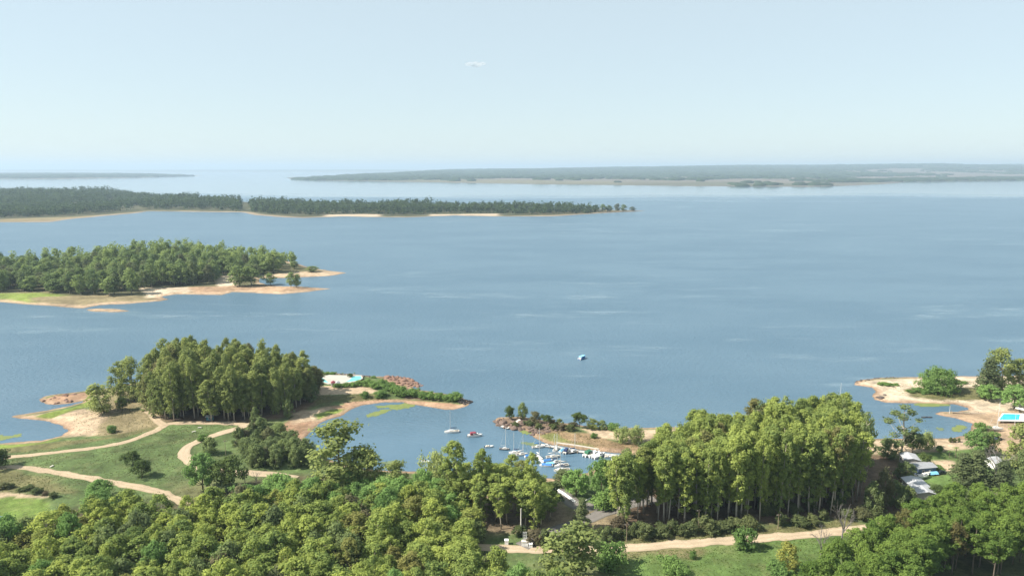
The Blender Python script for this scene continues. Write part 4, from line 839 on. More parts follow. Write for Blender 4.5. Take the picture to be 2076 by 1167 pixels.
# ------------------------------------------------------------------ floating weed
def weed(name, label, poly, m, z=0.03, cell=0.9, thr=0.0, seed=1, nscale=5.0):
    Pw = W(poly, 0); P = np.asarray(Pw); xs = np.arange(P[:, 0].min() - 1, P[:, 0].max() + 1, cell); ys = np.arange(P[:, 1].min() - 1, P[:, 1].max() + 1, cell)
    X, Y = np.meshgrid(xs, ys); d = sdf(X, Y, Pw) / 4.0; n = fbm(X / nscale, Y / nscale, seed, 4); ok = (np.minimum(d, 0.6) + n > thr) & (d > -0.6)
    idx = np.arange(X.size).reshape(X.shape); rng = np.random.default_rng(seed)
    keep = ok[:-1, :-1] & ok[1:, :-1] & ok[:-1, 1:] & ok[1:, 1:]; Q = np.stack([idx[:-1, :-1], idx[:-1, 1:], idx[1:, 1:], idx[1:, :-1]], -1)[keep]
    if not len(Q): return
    V = np.stack([X + rng.uniform(-.3, .3, X.shape) * cell, Y + rng.uniform(-.3, .3, X.shape) * cell, np.full(X.shape, z) + 0.02 * rng.random(X.shape)], -1).reshape(-1, 3)
    used = np.zeros(len(V), bool); used[Q.ravel()] = True; rm = np.cumsum(used) - 1
    return tag(obj(name, mesh_np(name, V[used], rm[Q], m)), label, 'algae', kind='stuff')
M['weed'] = simple('floating_green_weed', (0.135, 0.165, 0.05), 0.8, 0.35, 0.5); M['weeddull'] = simple('submerged_weed', (0.11, 0.145, 0.075), 0.5, 0.3, 0.6)
weed('floating_algae', 'yellow-green weed floating along the headland side of the bay', [(735, 842), (745, 834), (790, 826), (830, 822), (838, 827), (800, 833), (770, 840), (745, 846)], M['weed'], seed=3, thr=0.02)
weed('floating_algae', 'pale weed fringe along the inner beach of the headland', [(760, 822), (820, 817), (840, 822), (800, 828), (770, 827)], M['weed'], seed=4, thr=-0.1)
weed('floating_algae', 'thin weed off the near shore of the marina bay', [(760, 938), (800, 935), (840, 942), (890, 950), (840, 950), (790, 946)], M['weeddull'], seed=5, thr=0.05)
weed('floating_algae', 'thin weed beside the inner bank of the marina spit', [(1045, 896), (1075, 896), (1095, 904), (1080, 908), (1050, 902)], M['weeddull'], seed=6, thr=0.1)
weed('floating_algae', 'small weed patch off the rock jetty', [(1055, 874), (1075, 872), (1080, 878), (1060, 879)], M['weed'], seed=7, thr=0.0)
weed('floating_algae', 'pale green weed strip in the small left cove', [(-40, 886), (0, 881), (45, 879), (40, 886), (0, 894), (-40, 897)], M['weed'], seed=8, thr=0.05)
weed('floating_algae', 'green weed in the inner right bay', [(1925, 868), (1945, 860), (1960, 862), (1950, 874), (1930, 877)], M['weed'], seed=9, thr=0.05)
weed('floating_algae', 'thin green weed in the middle of the right bay', [(1895, 866), (1920, 862), (1925, 872), (1900, 874)], M['weeddull'], seed=10, thr=0.15)
weed('floating_algae', 'green weed along the inner side of the right sand spit', [(1850, 818), (1885, 816), (1925, 816), (1925, 822), (1880, 825), (1855, 821)], M['weed'], seed=11, thr=-0.05)

# ------------------------------------------------------------------ rocks
def rock_mesh(seed, m):
    import bmesh
    bm = bmesh.new(); bmesh.ops.create_icosphere(bm, subdivisions=2, radius=1.0); rng = np.random.default_rng(seed); pl = rng.normal(size=(9, 3)); pl /= np.linalg.norm(pl, axis=1, keepdims=True); off = rng.uniform(0.55, 0.9, 9)
    for v in bm.verts:
        p = np.array(v.co)
        for a, b in zip(pl, off):
            s = p @ a - b
            if s > 0: p = p - a * s * 0.9
        v.co = p * (1 + 0.06 * rng.normal())
    me = bpy.data.meshes.new('rock'); bm.to_mesh(me); bm.free(); me.materials.append(m); return me
ROCKS = {k: [rock_mesh(s, M[k]) for s in range(4)] for k in ('rockred', 'rockdark', 'rockbrown')}
def rocks(key, poly, n, smin, smax, label, group, seed, z=1.0):
    rr = random.Random(seed); Pw = W(poly, 0.6); xs = [p[0] for p in Pw]; ys = [p[1] for p in Pw]; k = 0
    while k < n:
        x, y = rr.uniform(min(xs), max(xs)), rr.uniform(min(ys), max(ys))
        if not in_poly(x, y, Pw): continue
        o = obj('rock', ROCKS[key][rr.randrange(4)]); s = rr.uniform(smin, smax) * (1.5 if rr.random() < 0.15 else 1)
        o.location = (x, y, max(main.z(x, y), -0.25) + 0.02 * s); o.scale = (s * rr.uniform(0.8, 1.5), s * rr.uniform(0.8, 1.3), s * rr.uniform(0.5, 0.85)); o.rotation_euler = (rr.uniform(-.2, .2), rr.uniform(-.2, .2), rr.uniform(0, 6.28))
        tag(o, label, 'rock', group); k += 1
rocks('rockred', [(778, 763), (800, 760), (832, 766), (858, 779), (846, 784), (820, 781), (790, 775)], 70, 0.6, 1.3, 'reddish boulder among the heap at the lakeside point of the pool headland', 'red boulders of the pool headland', 1)
rocks('rockdark', [(905, 808), (935, 805), (957, 813), (944, 819), (915, 816)], 34, 0.5, 1.1, 'dark boulder at the outermost tip of the pool headland', 'dark boulders at the headland tip', 2)
rocks('rockdark', [(640, 756), (700, 757), (760, 763), (758, 766), (700, 760), (640, 759)], 22, 0.4, 0.9, 'small dark boulder on the lakeside rim behind the pool terrace', 'rim boulders behind the pool terrace', 7)
rocks('rockbrown', [(1000, 852), (1012, 844), (1040, 846), (1060, 856), (1062, 870), (1030, 868), (1014, 863)], 60, 0.6, 1.4, 'brown boulder on the end of the marina spit', 'boulders of the marina spit', 3)
rocks('rockbrown', [(1062, 862), (1100, 866), (1140, 874), (1100, 880), (1080, 880), (1062, 872)], 44, 0.5, 1.1, 'brown boulder on the inner bank of the marina spit', 'boulders on the inner bank of the spit', 4)
rocks('rockred', [(82, 808), (110, 800), (150, 800), (150, 812), (110, 818), (90, 816)], 22, 0.4, 1.0, 'red rock on the low spit at the far left shore', 'red rocks of the left spit', 5)
rocks('rockdark', [(1725, 772), (1736, 770), (1790, 763), (1850, 762), (1800, 766), (1740, 776)], 26, 0.3, 0.7, 'dark stone at the waterline of the right sand spit', 'waterline stones of the right spit', 6)
rocks('rockdark', [(1776, 802), (1796, 798), (1800, 804), (1782, 807)], 6, 0.6, 1.2, 'dark rock in the cluster on the inner right sand spit', 'rock cluster on the right spit', 8)

# ------------------------------------------------------------------ boats
def hull_mesh(L, B, H, m, draft=0.35):
    V = []; Fq = []; n = 9
    for i in range(n):
        t = i / (n - 1); x = -L / 2 + L * t; b = B / 2 * (0.80 + 0.20 * math.sin(min(t / 0.45, 1) * math.pi / 2)) * (1 - max(0, (t - 0.45) / 0.55) ** 2.2 * 0.98); sh = H * (1 + 0.30 * max(0, t - 0.4) ** 1.5); k = draft * (1 - max(0, (t - 0.6) / 0.4) ** 2)
        xs = x + (0.10 * L * max(0, t - 0.8) if t > 0.8 else 0)
        V += [(xs, b, sh), (x, b * 0.86, 0.05), (x, 0, -k), (x, -b * 0.86, 0.05), (xs, -b, sh)]
    for i in range(n - 1):
        for k in range(4): a = i * 5 + k; Fq.append((a, a + 1, a + 6, a + 5))
    f2 = [(0, 1, 2, 3, 4)][::1]
    mb = MB(); mb.add(V, [tuple(q) for q in Fq] + [(4, 3, 2, 1, 0)]); me = mb.mesh('hull', m); me.polygons.foreach_set('use_smooth', np.zeros(len(me.polygons), bool))
    md = MB(); D = [(V[i * 5][0], V[i * 5][1] * 0.97, V[i * 5][2] - 0.06) for i in range(n)] + [(V[i * 5 + 4][0], V[i * 5 + 4][1] * 0.97, V[i * 5 + 4][2] - 0.06) for i in range(n)]
    md.add(D, [(i, n + i, n + i + 1, i + 1) for i in range(n - 1)]); return me, md
def place(u, v, L, lab, name, cat, yaw, group=None, z=0.0):
    p = at(u, v, z); return thing(name, lab, cat, (p.x, p.y, z), math.radians(yaw), group)
def sailboat(u, v, L, yaw, lab, cover='blue', hullm='white', mast=1.35, group='sailboats in the marina bay', z=0.0, tilt=0.0, sail=True, stand=False):
    t = place(u, v, L, lab, 'sailboat', 'sailboat', yaw, group, z); B = L * 0.34; H = 0.085 * L + 0.25
    hm, md = hull_mesh(L, B, H, M[hullm]); obj('hull', hm, t); md.build('deck', M['beige' if hullm == 'white' else 'deckgrey'], t)
    MB().box((L * -0.34, 0, H * 0.92), (L * 0.24, B * 0.5, 0.16), (0.9, 0.8)).build('cockpit', M['dark'], t)
    c = MB().box((L * 0.06, 0, H + 0.22), (L * 0.40, B * 0.58, 0.5), (0.75, 0.7), 0, (-L * 0.03, 0)).build('cabin', M['white'], t)
    for s in (-1, 1): MB().box((L * 0.03, s * B * 0.262, H + 0.24), (L * 0.24, 0.05, 0.16)).build('window', M['glass'], c)
    mz = L * mast; mt = MB().tube([(L * 0.10, 0, H), (L * 0.10, 0, H + mz)], [0.095, 0.07], 6).build('mast', M['alu'], t)
    if tilt: mt.rotation_euler[1] = tilt
    MB().tube([(L * 0.10, 0, H + 1.25), (-L * 0.36, 0, H + 1.2)], [0.06, 0.05], 5).build('boom', M['alu'], t)
    if sail: MB().tube([(L * 0.09, 0, H + 1.42), (-L * 0.12, 0, H + 1.40), (-L * 0.34, 0, H + 1.32)], [0.22, 0.20, 0.12], 7).build('sail_cover', M[cover], t, True)
    r = MB()
    for q in ((L * 0.55, 0), (-L * 0.48, 0)): r.tube([(q[0], q[1], H * 1.1), (L * 0.10, 0, H + mz * 0.98)], [0.018, 0.018], 3, False)
    for s in (-1, 1): r.tube([(L * 0.08, s * B * 0.48, H), (L * 0.10, 0, H + mz * 0.92)], [0.016, 0.016], 3, False)
    r.build('rigging', M['alu'], t); MB().box((-L * 0.52, 0, 0.25), (0.12, 0.06, 0.9)).build('rudder', M['dark'], t)
    if stand:
        for s in (-1, 1):
            for q in (-0.2, 0.25): MB().tube([(L * q, s * B * 0.3, -1.0), (L * q, s * B * 0.42, 0.2)], [0.06, 0.06], 5).build('cradle_leg', M['wood'], t)
    return t
def motorboat(u, v, L, yaw, lab, canopy=None, hullm='white', cabin=True, group='motorboats in the marina bay', z=0.0):
    t = place(u, v, L, lab, 'motorboat', 'motorboat', yaw, group, z); B = L * 0.36; H = 0.10 * L + 0.25
    hm, md = hull_mesh(L, B, H, M[hullm]); obj('hull', hm, t); md.build('deck', M['white'], t)
    MB().box((-L * 0.28, 0, H * 0.93), (L * 0.34, B * 0.66, 0.16), (0.96, 0.92)).build('cockpit', M['beige'], t)
    if cabin:
        c = MB().box((L * 0.12, 0, H + 0.30), (L * 0.40, B * 0.70, 0.62), (0.62, 0.72), 0, (-L * 0.05, 0)).build('cabin', M['white'], t)
        MB().box((L * 0.245, 0, H + 0.42), (0.10, B * 0.56, 0.34), (0.9, 0.85), 0, (-0.10, 0)).build('windscreen', M['glass'], c)
        for s in (-1, 1): MB().box((L * 0.07, s * B * 0.315, H + 0.32), (L * 0.22, 0.05, 0.2)).build('window', M['glass'], c)
    else:
        MB().box((L * 0.02, 0, H + 0.22), (0.10, B * 0.7, 0.42), (1, 0.8), 0, (-0.16, 0)).build('windscreen', M['glass'], t)
        for q in (-0.10, -0.30): MB().box((L * q, 0, H + 0.08), (0.45, B * 0.7, 0.35)).build('seat', M['beige'], t)
    if canopy:
        k = MB().box((-L * 0.12, 0, H + 1.05), (L * 0.42, B * 0.78, 0.28), (0.72, 0.8)).box((-L * 0.24, 0, H + 0.5), (L * 0.2, B * 0.74, 0.9), (0.9, 0.95)).build('canopy', M[canopy], t)
    MB().box((-L * 0.54, 0, 0.45), (0.35, 0.32, 0.85), (0.8, 0.8)).build('outboard_motor', M['dark'], t)
    return t
def covered(u, v, L, yaw, lab, m, group='covered boats in the marina bay'):
    t = place(u, v, L, lab, 'covered_boat', 'boat', yaw, group); B = L * 0.36; H = 0.09 * L + 0.2
    hm, md = hull_mesh(L, B, H, M['white']); obj('hull', hm, t); md.build('deck', M['beige'], t)
    MB().box((-L * 0.05, 0, H + 0.25), (L * 0.78, B * 0.92, 0.55), (0.8, 0.12)).build('tarpaulin', M[m], t); return t
sailboat(916, 876, 6.8, -172, 'white sailboat with blue sail cover moored alone in the bay, leftmost mast', 'navy', mast=1.45)
motorboat(963, 884, 6.6, 10, 'white motorboat with burgundy canopy right of the lone sailboat', 'burgundy')
motorboat(992, 906, 3.8, 12, 'small open boat between the burgundy-canopied motorboat and the dark sailboat', None, 'white', False)
sailboat(1023, 911, 4.4, -8, 'small dark-hulled sailboat without sail cover', 'navy', 'dark', 2.2, sail=False)
sailboat(1044, 919, 5.2, 175, 'white sailboat with navy sail cover right of the dark-hulled one', 'navy', mast=1.7)
sailboat(1058, 922, 5.2, 15, 'plain white sailboat, third in line from the dark-hulled one', 'white', mast=1.65)
covered(1074, 925, 4.6, 20, 'boat under bright blue tarpaulin right of the plain white sailboat', 'blue')
motorboat(863, 936, 3.8, -20, 'small white boat moored alone at the near shore of the bay', None, 'white', False)
sailboat(1091, 907, 5.6, 12, 'white sailboat at the outer end of the pontoon with blue cover', 'blue', mast=1.5)
motorboat(1107, 905, 4.6, -15, 'low white motorboat beside the outermost sailboat of the pontoon')
sailboat(1128, 911, 5.0, 60, 'white sailboat on the pontoon with no cover, second from outer end', 'white', mast=1.35)
covered(1139, 914, 4.4, 62, 'boat under pale blue tarpaulin on the pontoon', 'lightblue')
motorboat(1149, 916, 5.2, 60, 'motorboat with navy canopy on the pontoon', 'navy')
sailboat(1163, 917, 5.4, 25, 'navy-covered sailboat on the pontoon, nearest to the row of white cruisers', 'navy', 'dark', 1.5)
motorboat(1196, 921, 7.4, 42, 'large white cruiser in the row of three, left one', 'green')
motorboat(1204, 922, 7.4, 42, 'large white cruiser in the row of three, middle one')
motorboat(1214, 925, 7.2, 42, 'large white cruiser in the row of three, right one')
motorboat(1233, 927, 3.4, 10, 'small white tender right of the cruisers', None, 'white', False)
motorboat(1249, 932, 4.6, 15, 'white runabout at the inner end of the marina, rear one')
motorboat(1253, 937, 4.2, 20, 'white runabout at the inner end of the marina, front one')
sailboat(1092, 928, 5.2, -60, 'white sailboat half hidden at the left of the crowded cluster', 'white', mast=1.75)
sailboat(1121, 927, 6.0, 12, 'long white sailboat at the rear of the crowded cluster', 'white', mast=1.6)
motorboat(1097, 934, 5.0, -70, 'white motorboat with beige deck in the crowded cluster')
covered(1110, 935, 4.8, 25, 'boat under blue tarpaulin in the middle of the crowded cluster, rear', 'blue')
covered(1107, 944, 5.4, 170, 'boat under bright blue tarpaulin at the front of the crowded cluster', 'blue')
covered(1116, 941, 4.6, 20, 'boat under pale blue tarpaulin between the blue-covered ones', 'lightblue')
sailboat(1127, 938, 5.0, 25, 'white sailboat right of the blue tarpaulins in the cluster', 'navy', mast=1.5)
sailboat(1138, 945, 6.2, -165, 'white sailboat with tilted mast at the right of the cluster', 'white', mast=1.25, tilt=0.28)
sailboat(1139, 954, 6.6, -170, 'large white sailboat nearest to the shore trees', 'navy', mast=1.2)
motorboat(1083, 930, 4.2, 30, 'small white boat left of the crowded cluster')
sailboat(1705, 812, 6.6, -174, 'white sailboat anchored off the right sand spit', 'white', mast=1.35, group='boats in the right bay')
motorboat(1756, 842, 4.6, 60, 'white motorboat moored in the right bay', None, group='boats in the right bay')
for u, lab in ((1874, 'left'), (1884, 'right')):
    t = place(u, 846, 2.6, 'small dark rowing boat in the inner right bay, ' + lab + ' one of two', 'rowing_boat', 'boat', 8 if lab == 'left' else -5, 'rowing boats in the right bay')
    hm, md = hull_mesh(2.8, 1.2, 0.4, M['dark']); obj('hull', hm, t); md.build('deck', M['dark'], t); MB().box((0, 0, 0.42), (0.25, 0.9, 0.06)).build('seat', M['wood'], t)
b_ = at(2018, 869, 1.3); sailboat(2018, 869, 6.0, -15, 'white sailboat standing ashore on the sandy slope by the pool', 'white', mast=2.0, group='boats ashore', z=main.z(b_.x, b_.y) + 1.0, sail=False, stand=True)
# cabin cruiser out on the lake
t = place(1180, 727, 7, 'light blue roofed cabin boat with white stern alone on the open lake', 'cabin_boat', 'boat', 52); hm, md = hull_mesh(7.0, 2.5, 0.9, M['blue'], 0.4); obj('hull', hm, t); md.build('deck', M['white'], t)
MB().box((-3.42, 0, 0.55), (0.16, 2.2, 1.0)).build('stern_board', M['white'], t)
c = MB().box((0.0, 0, 1.35), (4.6, 2.0, 1.0), (0.95, 0.9)).build('cabin', M['blue'], t)
for s in (-1, 1): MB().box((0.0, s * 0.98, 1.45), (3.6, 0.06, 0.4)).build('window', M['glass'], c)
MB().box((-2.33, 0, 1.35), (0.08, 1.7, 0.9)).build('cabin_door', M['white'], c); MB().box((-2.39, 0, 1.55), (0.06, 0.9, 0.4)).build('window', M['glass'], c)
MB().box((-0.1, 0, 1.93), (5.2, 2.3, 0.14), (0.96, 0.92)).build('roof', M['lightblue'], t)
# ------------------------------------------------------------------ docks
def dock(pts, width, lab, z=0.55, boards='deckgrey'):
    P = [at(u, v, z) for u, v in pts]; t = thing('dock', lab, 'dock', (P[0].x, P[0].y, 0)); o = Vector((P[0].x, P[0].y, 0))
    for a, b in zip(P[:-1], P[1:]):
        d = (b - a); L = d.length; an = math.atan2(d.y, d.x); n = max(2, int(L / 1.5))
        for k in range(n):
            c = a + d * ((k + 0.5) / n) - o; MB().box((c.x, c.y, z), (L / n - 0.06, width, 0.16), (1, 1), an).build('board', M[boards], t)
        for k in range(0, n + 1, 3):
            for s in (-1, 1):
                c = a + d * (k / n) - o + Vector((-d.y, d.x, 0)).normalized() * s * (width / 2 + 0.12); MB().tube([(c.x, c.y, -1.2), (c.x, c.y, z + 0.7)], [0.11, 0.10], 6).build('pile', M['wood'], t)
    return t
dock([(1096, 901), (1130, 906), (1172, 914), (1215, 919), (1266, 924)], 1.8, 'long pale floating pontoon along the inner bank of the marina spit')
dock([(1016, 863), (1032, 867)], 1.8, 'small grey jetty at the rocks on the end of the marina spit')
dock([(1930, 835), (1965, 837), (2000, 838)], 1.6, 'dark wooden footbridge dock on the inlet of the right bay', 0.9, 'wood')
t = thing('concrete_ramp', 'narrow pale concrete ramp running down the rocks of the marina spit', 'ramp', at(1046, 855, 0)); a, b = at(1038, 861, 0.5) - t.location, at(1054, 850, 2.2) - t.location
d = (b - a).normalized(); nn = Vector((-d.y, d.x, 0)).normalized() * 0.8
MB().add([a - nn, a + nn, b + nn, b - nn] + [q + Vector((0, 0, -0.5)) for q in (a - nn, a + nn, b + nn, b - nn)], [(3, 2, 1, 0), (4, 5, 6, 7), (0, 1, 5, 4), (1, 2, 6, 5), (2, 3, 7, 6), (3, 0, 4, 7)]).build('slab', M['concrete'], t)
for s in (-1, 1): MB().tube([a + nn * s * 0.9 + Vector((0, 0, .1)), b + nn * s * 0.9 + Vector((0, 0, .1))], [0.1, 0.1], 5).build('kerb', M['concrete'], t)

def low_wall(pts, h, w, name, lab, m, z0=0.0, cap=False, seg=2.0):
    P = [at(u, v, 1.3) for u, v in pts]; t = thing(name, lab, 'wall', (P[0].x, P[0].y, main.z(P[0].x, P[0].y)))
    for a, b in zip(P[:-1], P[1:]):
        d = b - a; n = max(1, int(d.length / seg)); an = math.atan2(d.y, d.x)
        for k in range(n):
            c = a + d * ((k + 0.5) / n); MB().box((c.x - t.location.x, c.y - t.location.y, main.z(c.x, c.y) - t.location.z + h / 2 - 0.1), (d.length / n - 0.02, w, h + 0.2), (1, 0.9), an).build('wall_section', m, t)
    return t
low_wall([(1122, 988), (1144, 1002), (1166, 1019)], 0.9, 0.5, 'low_wall', 'low whitewashed wall along the asphalt drive', M['gatewhite'])
low_wall([(1168, 1019.5), (1182, 1018), (1199, 1010)], 0.5, 0.3, 'low_wall', 'thin white kerb wall turning right at the junction', M['whitewash'])
low_wall([(1128, 893), (1170, 899), (1214, 906)], 0.4, 0.35, 'low_wall', 'pale kerb along the grassy bank of the marina spit', M['concrete'])
# ------------------------------------------------------------------ entrance gate, poles
g = at(1064, 1107); t = thing('gate_pillar', 'white masonry block with a tall white lattice panel at the park entrance', 'gate', (g.x, g.y, main.z(g.x, g.y)))
MB().box((0, 0, 0.75), (2.0, 1.2, 1.7)).build('block', M['gatewhite'], t); MB().box((0, 0, 1.66), (2.15, 1.35, 0.12)).build('coping', M['concrete'], t)
for s in (-0.55, 0.55): MB().box((s, 0.1, 3.2), (0.10, 0.10, 3.0)).build('panel_post', M['gatewhite'], t)
for k in range(6): MB().box((0, 0.1, 1.95 + k * 0.54), (1.02, 0.07, 0.09)).build('panel_rung', M['gatewhite'], t)
MB().box((0, 0.1, 3.2), (0.06, 0.05, 2.9)).build('panel_post', M['gatewhite'], t)
for u, v, s, lab in ((1076, 1110, 1.0, 'small white block right of the lattice gate pillar'), (1027, 1103, 1.1, 'white gate block left of the entrance with sloping top')):
    g = at(u, v); t = thing('gate_block', lab, 'gate', (g.x, g.y, main.z(g.x, g.y))); MB().box((0, 0, 0.6 * s), (1.1 * s, 1.0 * s, 1.4 * s)).build('block', M['gatewhite'], t); MB().box((0, 0, 1.34 * s), (1.25 * s, 1.15 * s, 0.12), (0.85, 0.85)).build('coping', M['gatewhite'], t)
def pole(u, v, h, r, lab, m, arm=True):
    g = at(u, v); t = thing('utility_pole', lab, 'pole', (g.x, g.y, main.z(g.x, g.y)), 0.1); MB().tube([(0, 0, -0.5), (0, 0, h)], [r, r * 0.7], 7).build('post', M[m], t)
    if arm:
        MB().box((0, 0, h - 0.5), (1.5, 0.12, 0.12)).build('crossarm', M['wood'], t)
        for s in (-0.6, 0, 0.6): MB().tube([(s, 0, h - 0.44), (s, 0, h - 0.2)], [0.05, 0.04], 5).build('insulator', M['white'], t)
pole(1056, 1086, 9.5, 0.24, 'pale concrete pole beside the entrance gate', 'concrete', False)
pole(1061, 1050, 14, 0.14, 'tall brown pole rising among the picnic grove trees', 'wood')
pole(1270, 1099, 6.5, 0.10, 'thin wooden pole on the verge left of the road bush', 'wood')
pole(1416, 1066, 6.0, 0.11, 'wooden pole in front of the big grove', 'wood')
pole(458, 925, 7.0, 0.11, 'wooden pole inside the bend of the curved track', 'wood')
pole(475, 873, 5.0, 0.10, 'wooden pole beside the curved track near the left grove', 'wood')
pole(1577, 1072, 5.5, 0.10, 'short wooden pole on the verge of the right road', 'wood')
pole(2056, 868, 7.5, 0.09, 'slender lamp pole on the slope below the pool', 'alu', False)
pole(1925, 835, 4.0, 0.09, 'white post at the outer end of the footbridge dock', 'white', False)
pole(2071, 948, 7.0, 0.10, 'pole with white box at the right edge', 'wood')
# ------------------------------------------------------------------ buildings
def prism_roof(mb, L, Wd, z, rise, over=0.4, th=0.12):
    hx, hy = L / 2 + over, Wd / 2 + over
    for s in (-1, 1):
        lo = (s * hy, z - 0.1); V = []
        for x in (-hx, hx): V += [(x, s * hy, z - over * rise / (Wd / 2)), (x, 0, z + rise), (x, 0, z + rise + th), (x, s * hy, z - over * rise / (Wd / 2) + th)]
        mb.add(V, [(0, 1, 2, 3), (7, 6, 5, 4), (0, 4, 5, 1), (3, 2, 6, 7), (0, 3, 7, 4), (1, 5, 6, 2)])
    return mb
def house(u, v, L, Wd, H, rise, yaw, lab, wallm, roofm, name='house', nwin=3, cat='house', ter=main, sheets=True):
    g = at(u, v, 1.3 if ter is main else 3.0); t = thing(name, lab, cat, (g.x, g.y, ter.z(g.x, g.y)), math.radians(yaw)); w = MB().box((0, 0, H / 2 - 0.2), (L, Wd, H + 0.4))
    for s in (-1, 1): w.add([(s * L / 2, -Wd / 2, H), (s * L / 2, Wd / 2, H), (s * L / 2, 0, H + rise)], [(0, 1, 2)])
    w.build('wall', M[wallm], t); r = prism_roof(MB(), L, Wd, H, rise).build('roof', M[roofm], t)
    if sheets:
        n = int(L / 1.1)
        for s in (-1, 1):
            for k in range(n + 1):
                x = -L / 2 + L * k / n; MB().tube([(x, s * (Wd / 2 + 0.3), H - 0.3 * rise / (Wd / 2) + 0.15), (x, s * 0.1, H + rise + 0.1)], [0.05, 0.05], 4, False).build('roof_rib', M[roofm], r)
    for s in (-1, 1):
        for k in range(nwin):
            x = -L / 2 + L * (k + 0.7) / (nwin + 0.4); f = MB().box((x, s * (Wd / 2 + 0.02), H * 0.55), (1.1, 0.10, 1.0)).build('window', M['whitewash'], t); MB().box((x, s * (Wd / 2 + 0.06), H * 0.55), (0.9, 0.08, 0.8)).build('pane', M['glass'], f)
    MB().box((L / 2 + 0.02, 0.3, 1.05), (0.10, 0.95, 2.1)).build('door', M['door'], t); return t
house(1862, 1000, 13.0, 6.6, 3.0, 0.8, 84, 'long shed with pale sheet-metal roof at the edge of the pines', 'wall', 'roof', 'shed', 4, 'building')
house(1869, 957, 8.0, 5.0, 2.9, 0.7, 10, 'small building with grey roof and blue-grey wall above the long shed', 'bluewall', 'roofgrey', 'boat_shed', 2, 'building')
house(1843, 942, 6.2, 5.6, 3.4, 0.6, 78, 'white-roofed house with windows below the open eucalyptus', 'wall', 'roof', 'house', 2)
house(2012, 945, 5.0, 4.0, 2.6, 0.9, 30, 'pale house half hidden behind the grey bare tree at right', 'whitewash', 'roof', 'house', 1)
house(427, 851, 3.2, 2.2, 2.0, 0.4, 5, 'small teal kiosk under the trees at the front of the left grove', 'teal', 'roofgrey', 'kiosk', 1, 'kiosk')
house(1217, 427, 10, 7, 4, 2.5, 20, 'tiny white house on the tip of the far peninsula', 'whitewash', 'roof', 'house', 2, 'house', pen, False)
house(1385, 985, 9.0, 6.0, 3.0, 0.8, 15, 'white clubhouse glimpsed through the left part of the big grove', 'whitewash', 'roof', 'house', 3)
# boats stored beside the shed
for u, v, L, yaw, lab in ((1858, 967, 6.0, 10, 'white boat stored ashore between shed and grey-roofed building, left'), (1872, 966, 5.5, 18, 'white boat stored ashore between shed and grey-roofed building, right'), (1883, 958, 5.0, 35, 'white boat stored ashore with raised bow by the grey roof')):
    g = at(u, v); motorboat(u, v, L, yaw, lab, None, 'white', yaw != 10, 'boats ashore', main.z(g.x, g.y) + 0.6)
covered_z = at(1892, 963); t = thing('covered_trailer', 'pale blue tarpaulin-covered trailer beside the dark car', 'trailer', (covered_z.x, covered_z.y, main.z(covered_z.x, covered_z.y)), 0.15)
MB().box((0, 0, 0.95), (3.6, 1.8, 0.8), (0.85, 0.3)).build('tarpaulin', M['lightblue'], t); MB().box((0, 0, 0.45), (3.4, 1.6, 0.2)).build('frame', M['dark'], t)
for s in (-1, 1): MB().tube([(0, s * 0.75, 0.32), (0, s * 0.95, 0.32)], [0.32, 0.32], 10).build('wheel', M['tyre'], t)
def car(u, v, yaw, lab, m):
    g = at(u, v); t = thing('parked_car', lab, 'car', (g.x, g.y, main.z(g.x, g.y)), math.radians(yaw), 'cars parked by the beach'); MB().box((0, 0, 0.62), (4.2, 1.75, 0.62), (0.96, 0.92)).build('body', M[m], t)
    MB().box((-0.2, 0, 1.20), (2.5, 1.6, 0.56), (0.66, 0.82)).build('cabin', M['glass'], t); MB().box((-0.2, 0, 1.50), (1.6, 1.28, 0.06)).build('roof', M[m], t)
    for x in (-1.3, 1.35):
        for s in (-1, 1): MB().tube([(x, s * 0.70, 0.33), (x, s * 0.92, 0.33)], [0.33, 0.33], 12).build('wheel', M['tyre'], t)
    for s in (-1, 1): MB().box((2.08, s * 0.6, 0.66), (0.1, 0.32, 0.18)).build('headlight', M['white'], t)
car(1908, 961, 10, 'dark car on the lawn right of the stored boats', 'carpaint_dark'); car(2022, 891, 25, 'dark car in the shade of a small tree on the sandy slope', 'carpaint_dark')
# ------------------------------------------------------------------ pools
def slab(name, pts, z, m, parent, th=0.3):
    P = [at(u, v, z) for u, v in pts]; o = parent.location; n = len(P)
    MB().add([(p.x - o.x, p.y - o.y, z - o.z) for p in P] + [(p.x - o.x, p.y - o.y, z - th - o.z) for p in P], [tuple(range(n))[::-1], tuple(range(n, 2 * n))] + [(i, (i + 1) % n, (i + 1) % n + n, i + n) for i in range(n)]).build(name, m, parent)
M['terrace'] = simple('sun_bleached_terrace', (0.37, 0.35, 0.31), 0.8, 0.2, 0.25)
M['poolwater'] = simple('blue_pool_water', (0.05, 0.42, 0.62), 0.08, 0.08, 0.4, 0.5)
g = at(690, 768, 1.8); t = thing('lagoon_pool', 'white lagoon pool terrace with turquoise basin on the headland', 'pool', (g.x, g.y, 1.0))
def fl(pts, z, n, m): slab(n, pts, z, m, t)
fl([(644, 768), (652, 762), (668, 759.5), (700, 760), (733, 760), (736, 766), (728, 771), (712, 775), (690, 777), (666, 778), (652, 774)], 1.9, 'terrace', M['terrace'])
fl([(700, 774), (708, 770), (716, 762), (731, 761.5), (733, 767), (722, 771)], 1.94, 'basin', M['poolpaint']); fl([(645, 768), (651, 764), (660, 770), (666, 775), (655, 773.5)], 1.94, 'basin', M['poolpaint'])
g = at(2050, 846); t = thing('swimming_pool', 'blue swimming pool with white rim on the right slope', 'pool', (g.x, g.y, 1.0))
fl([(2022, 852), (2032, 837), (2130, 838.5), (2130, 854)], 2.6, 'rim', M['whitewash']); fl([(2025.5, 850), (2035, 838.2), (2068, 839), (2066, 850)], 2.64, 'basin', M['poolwater'])
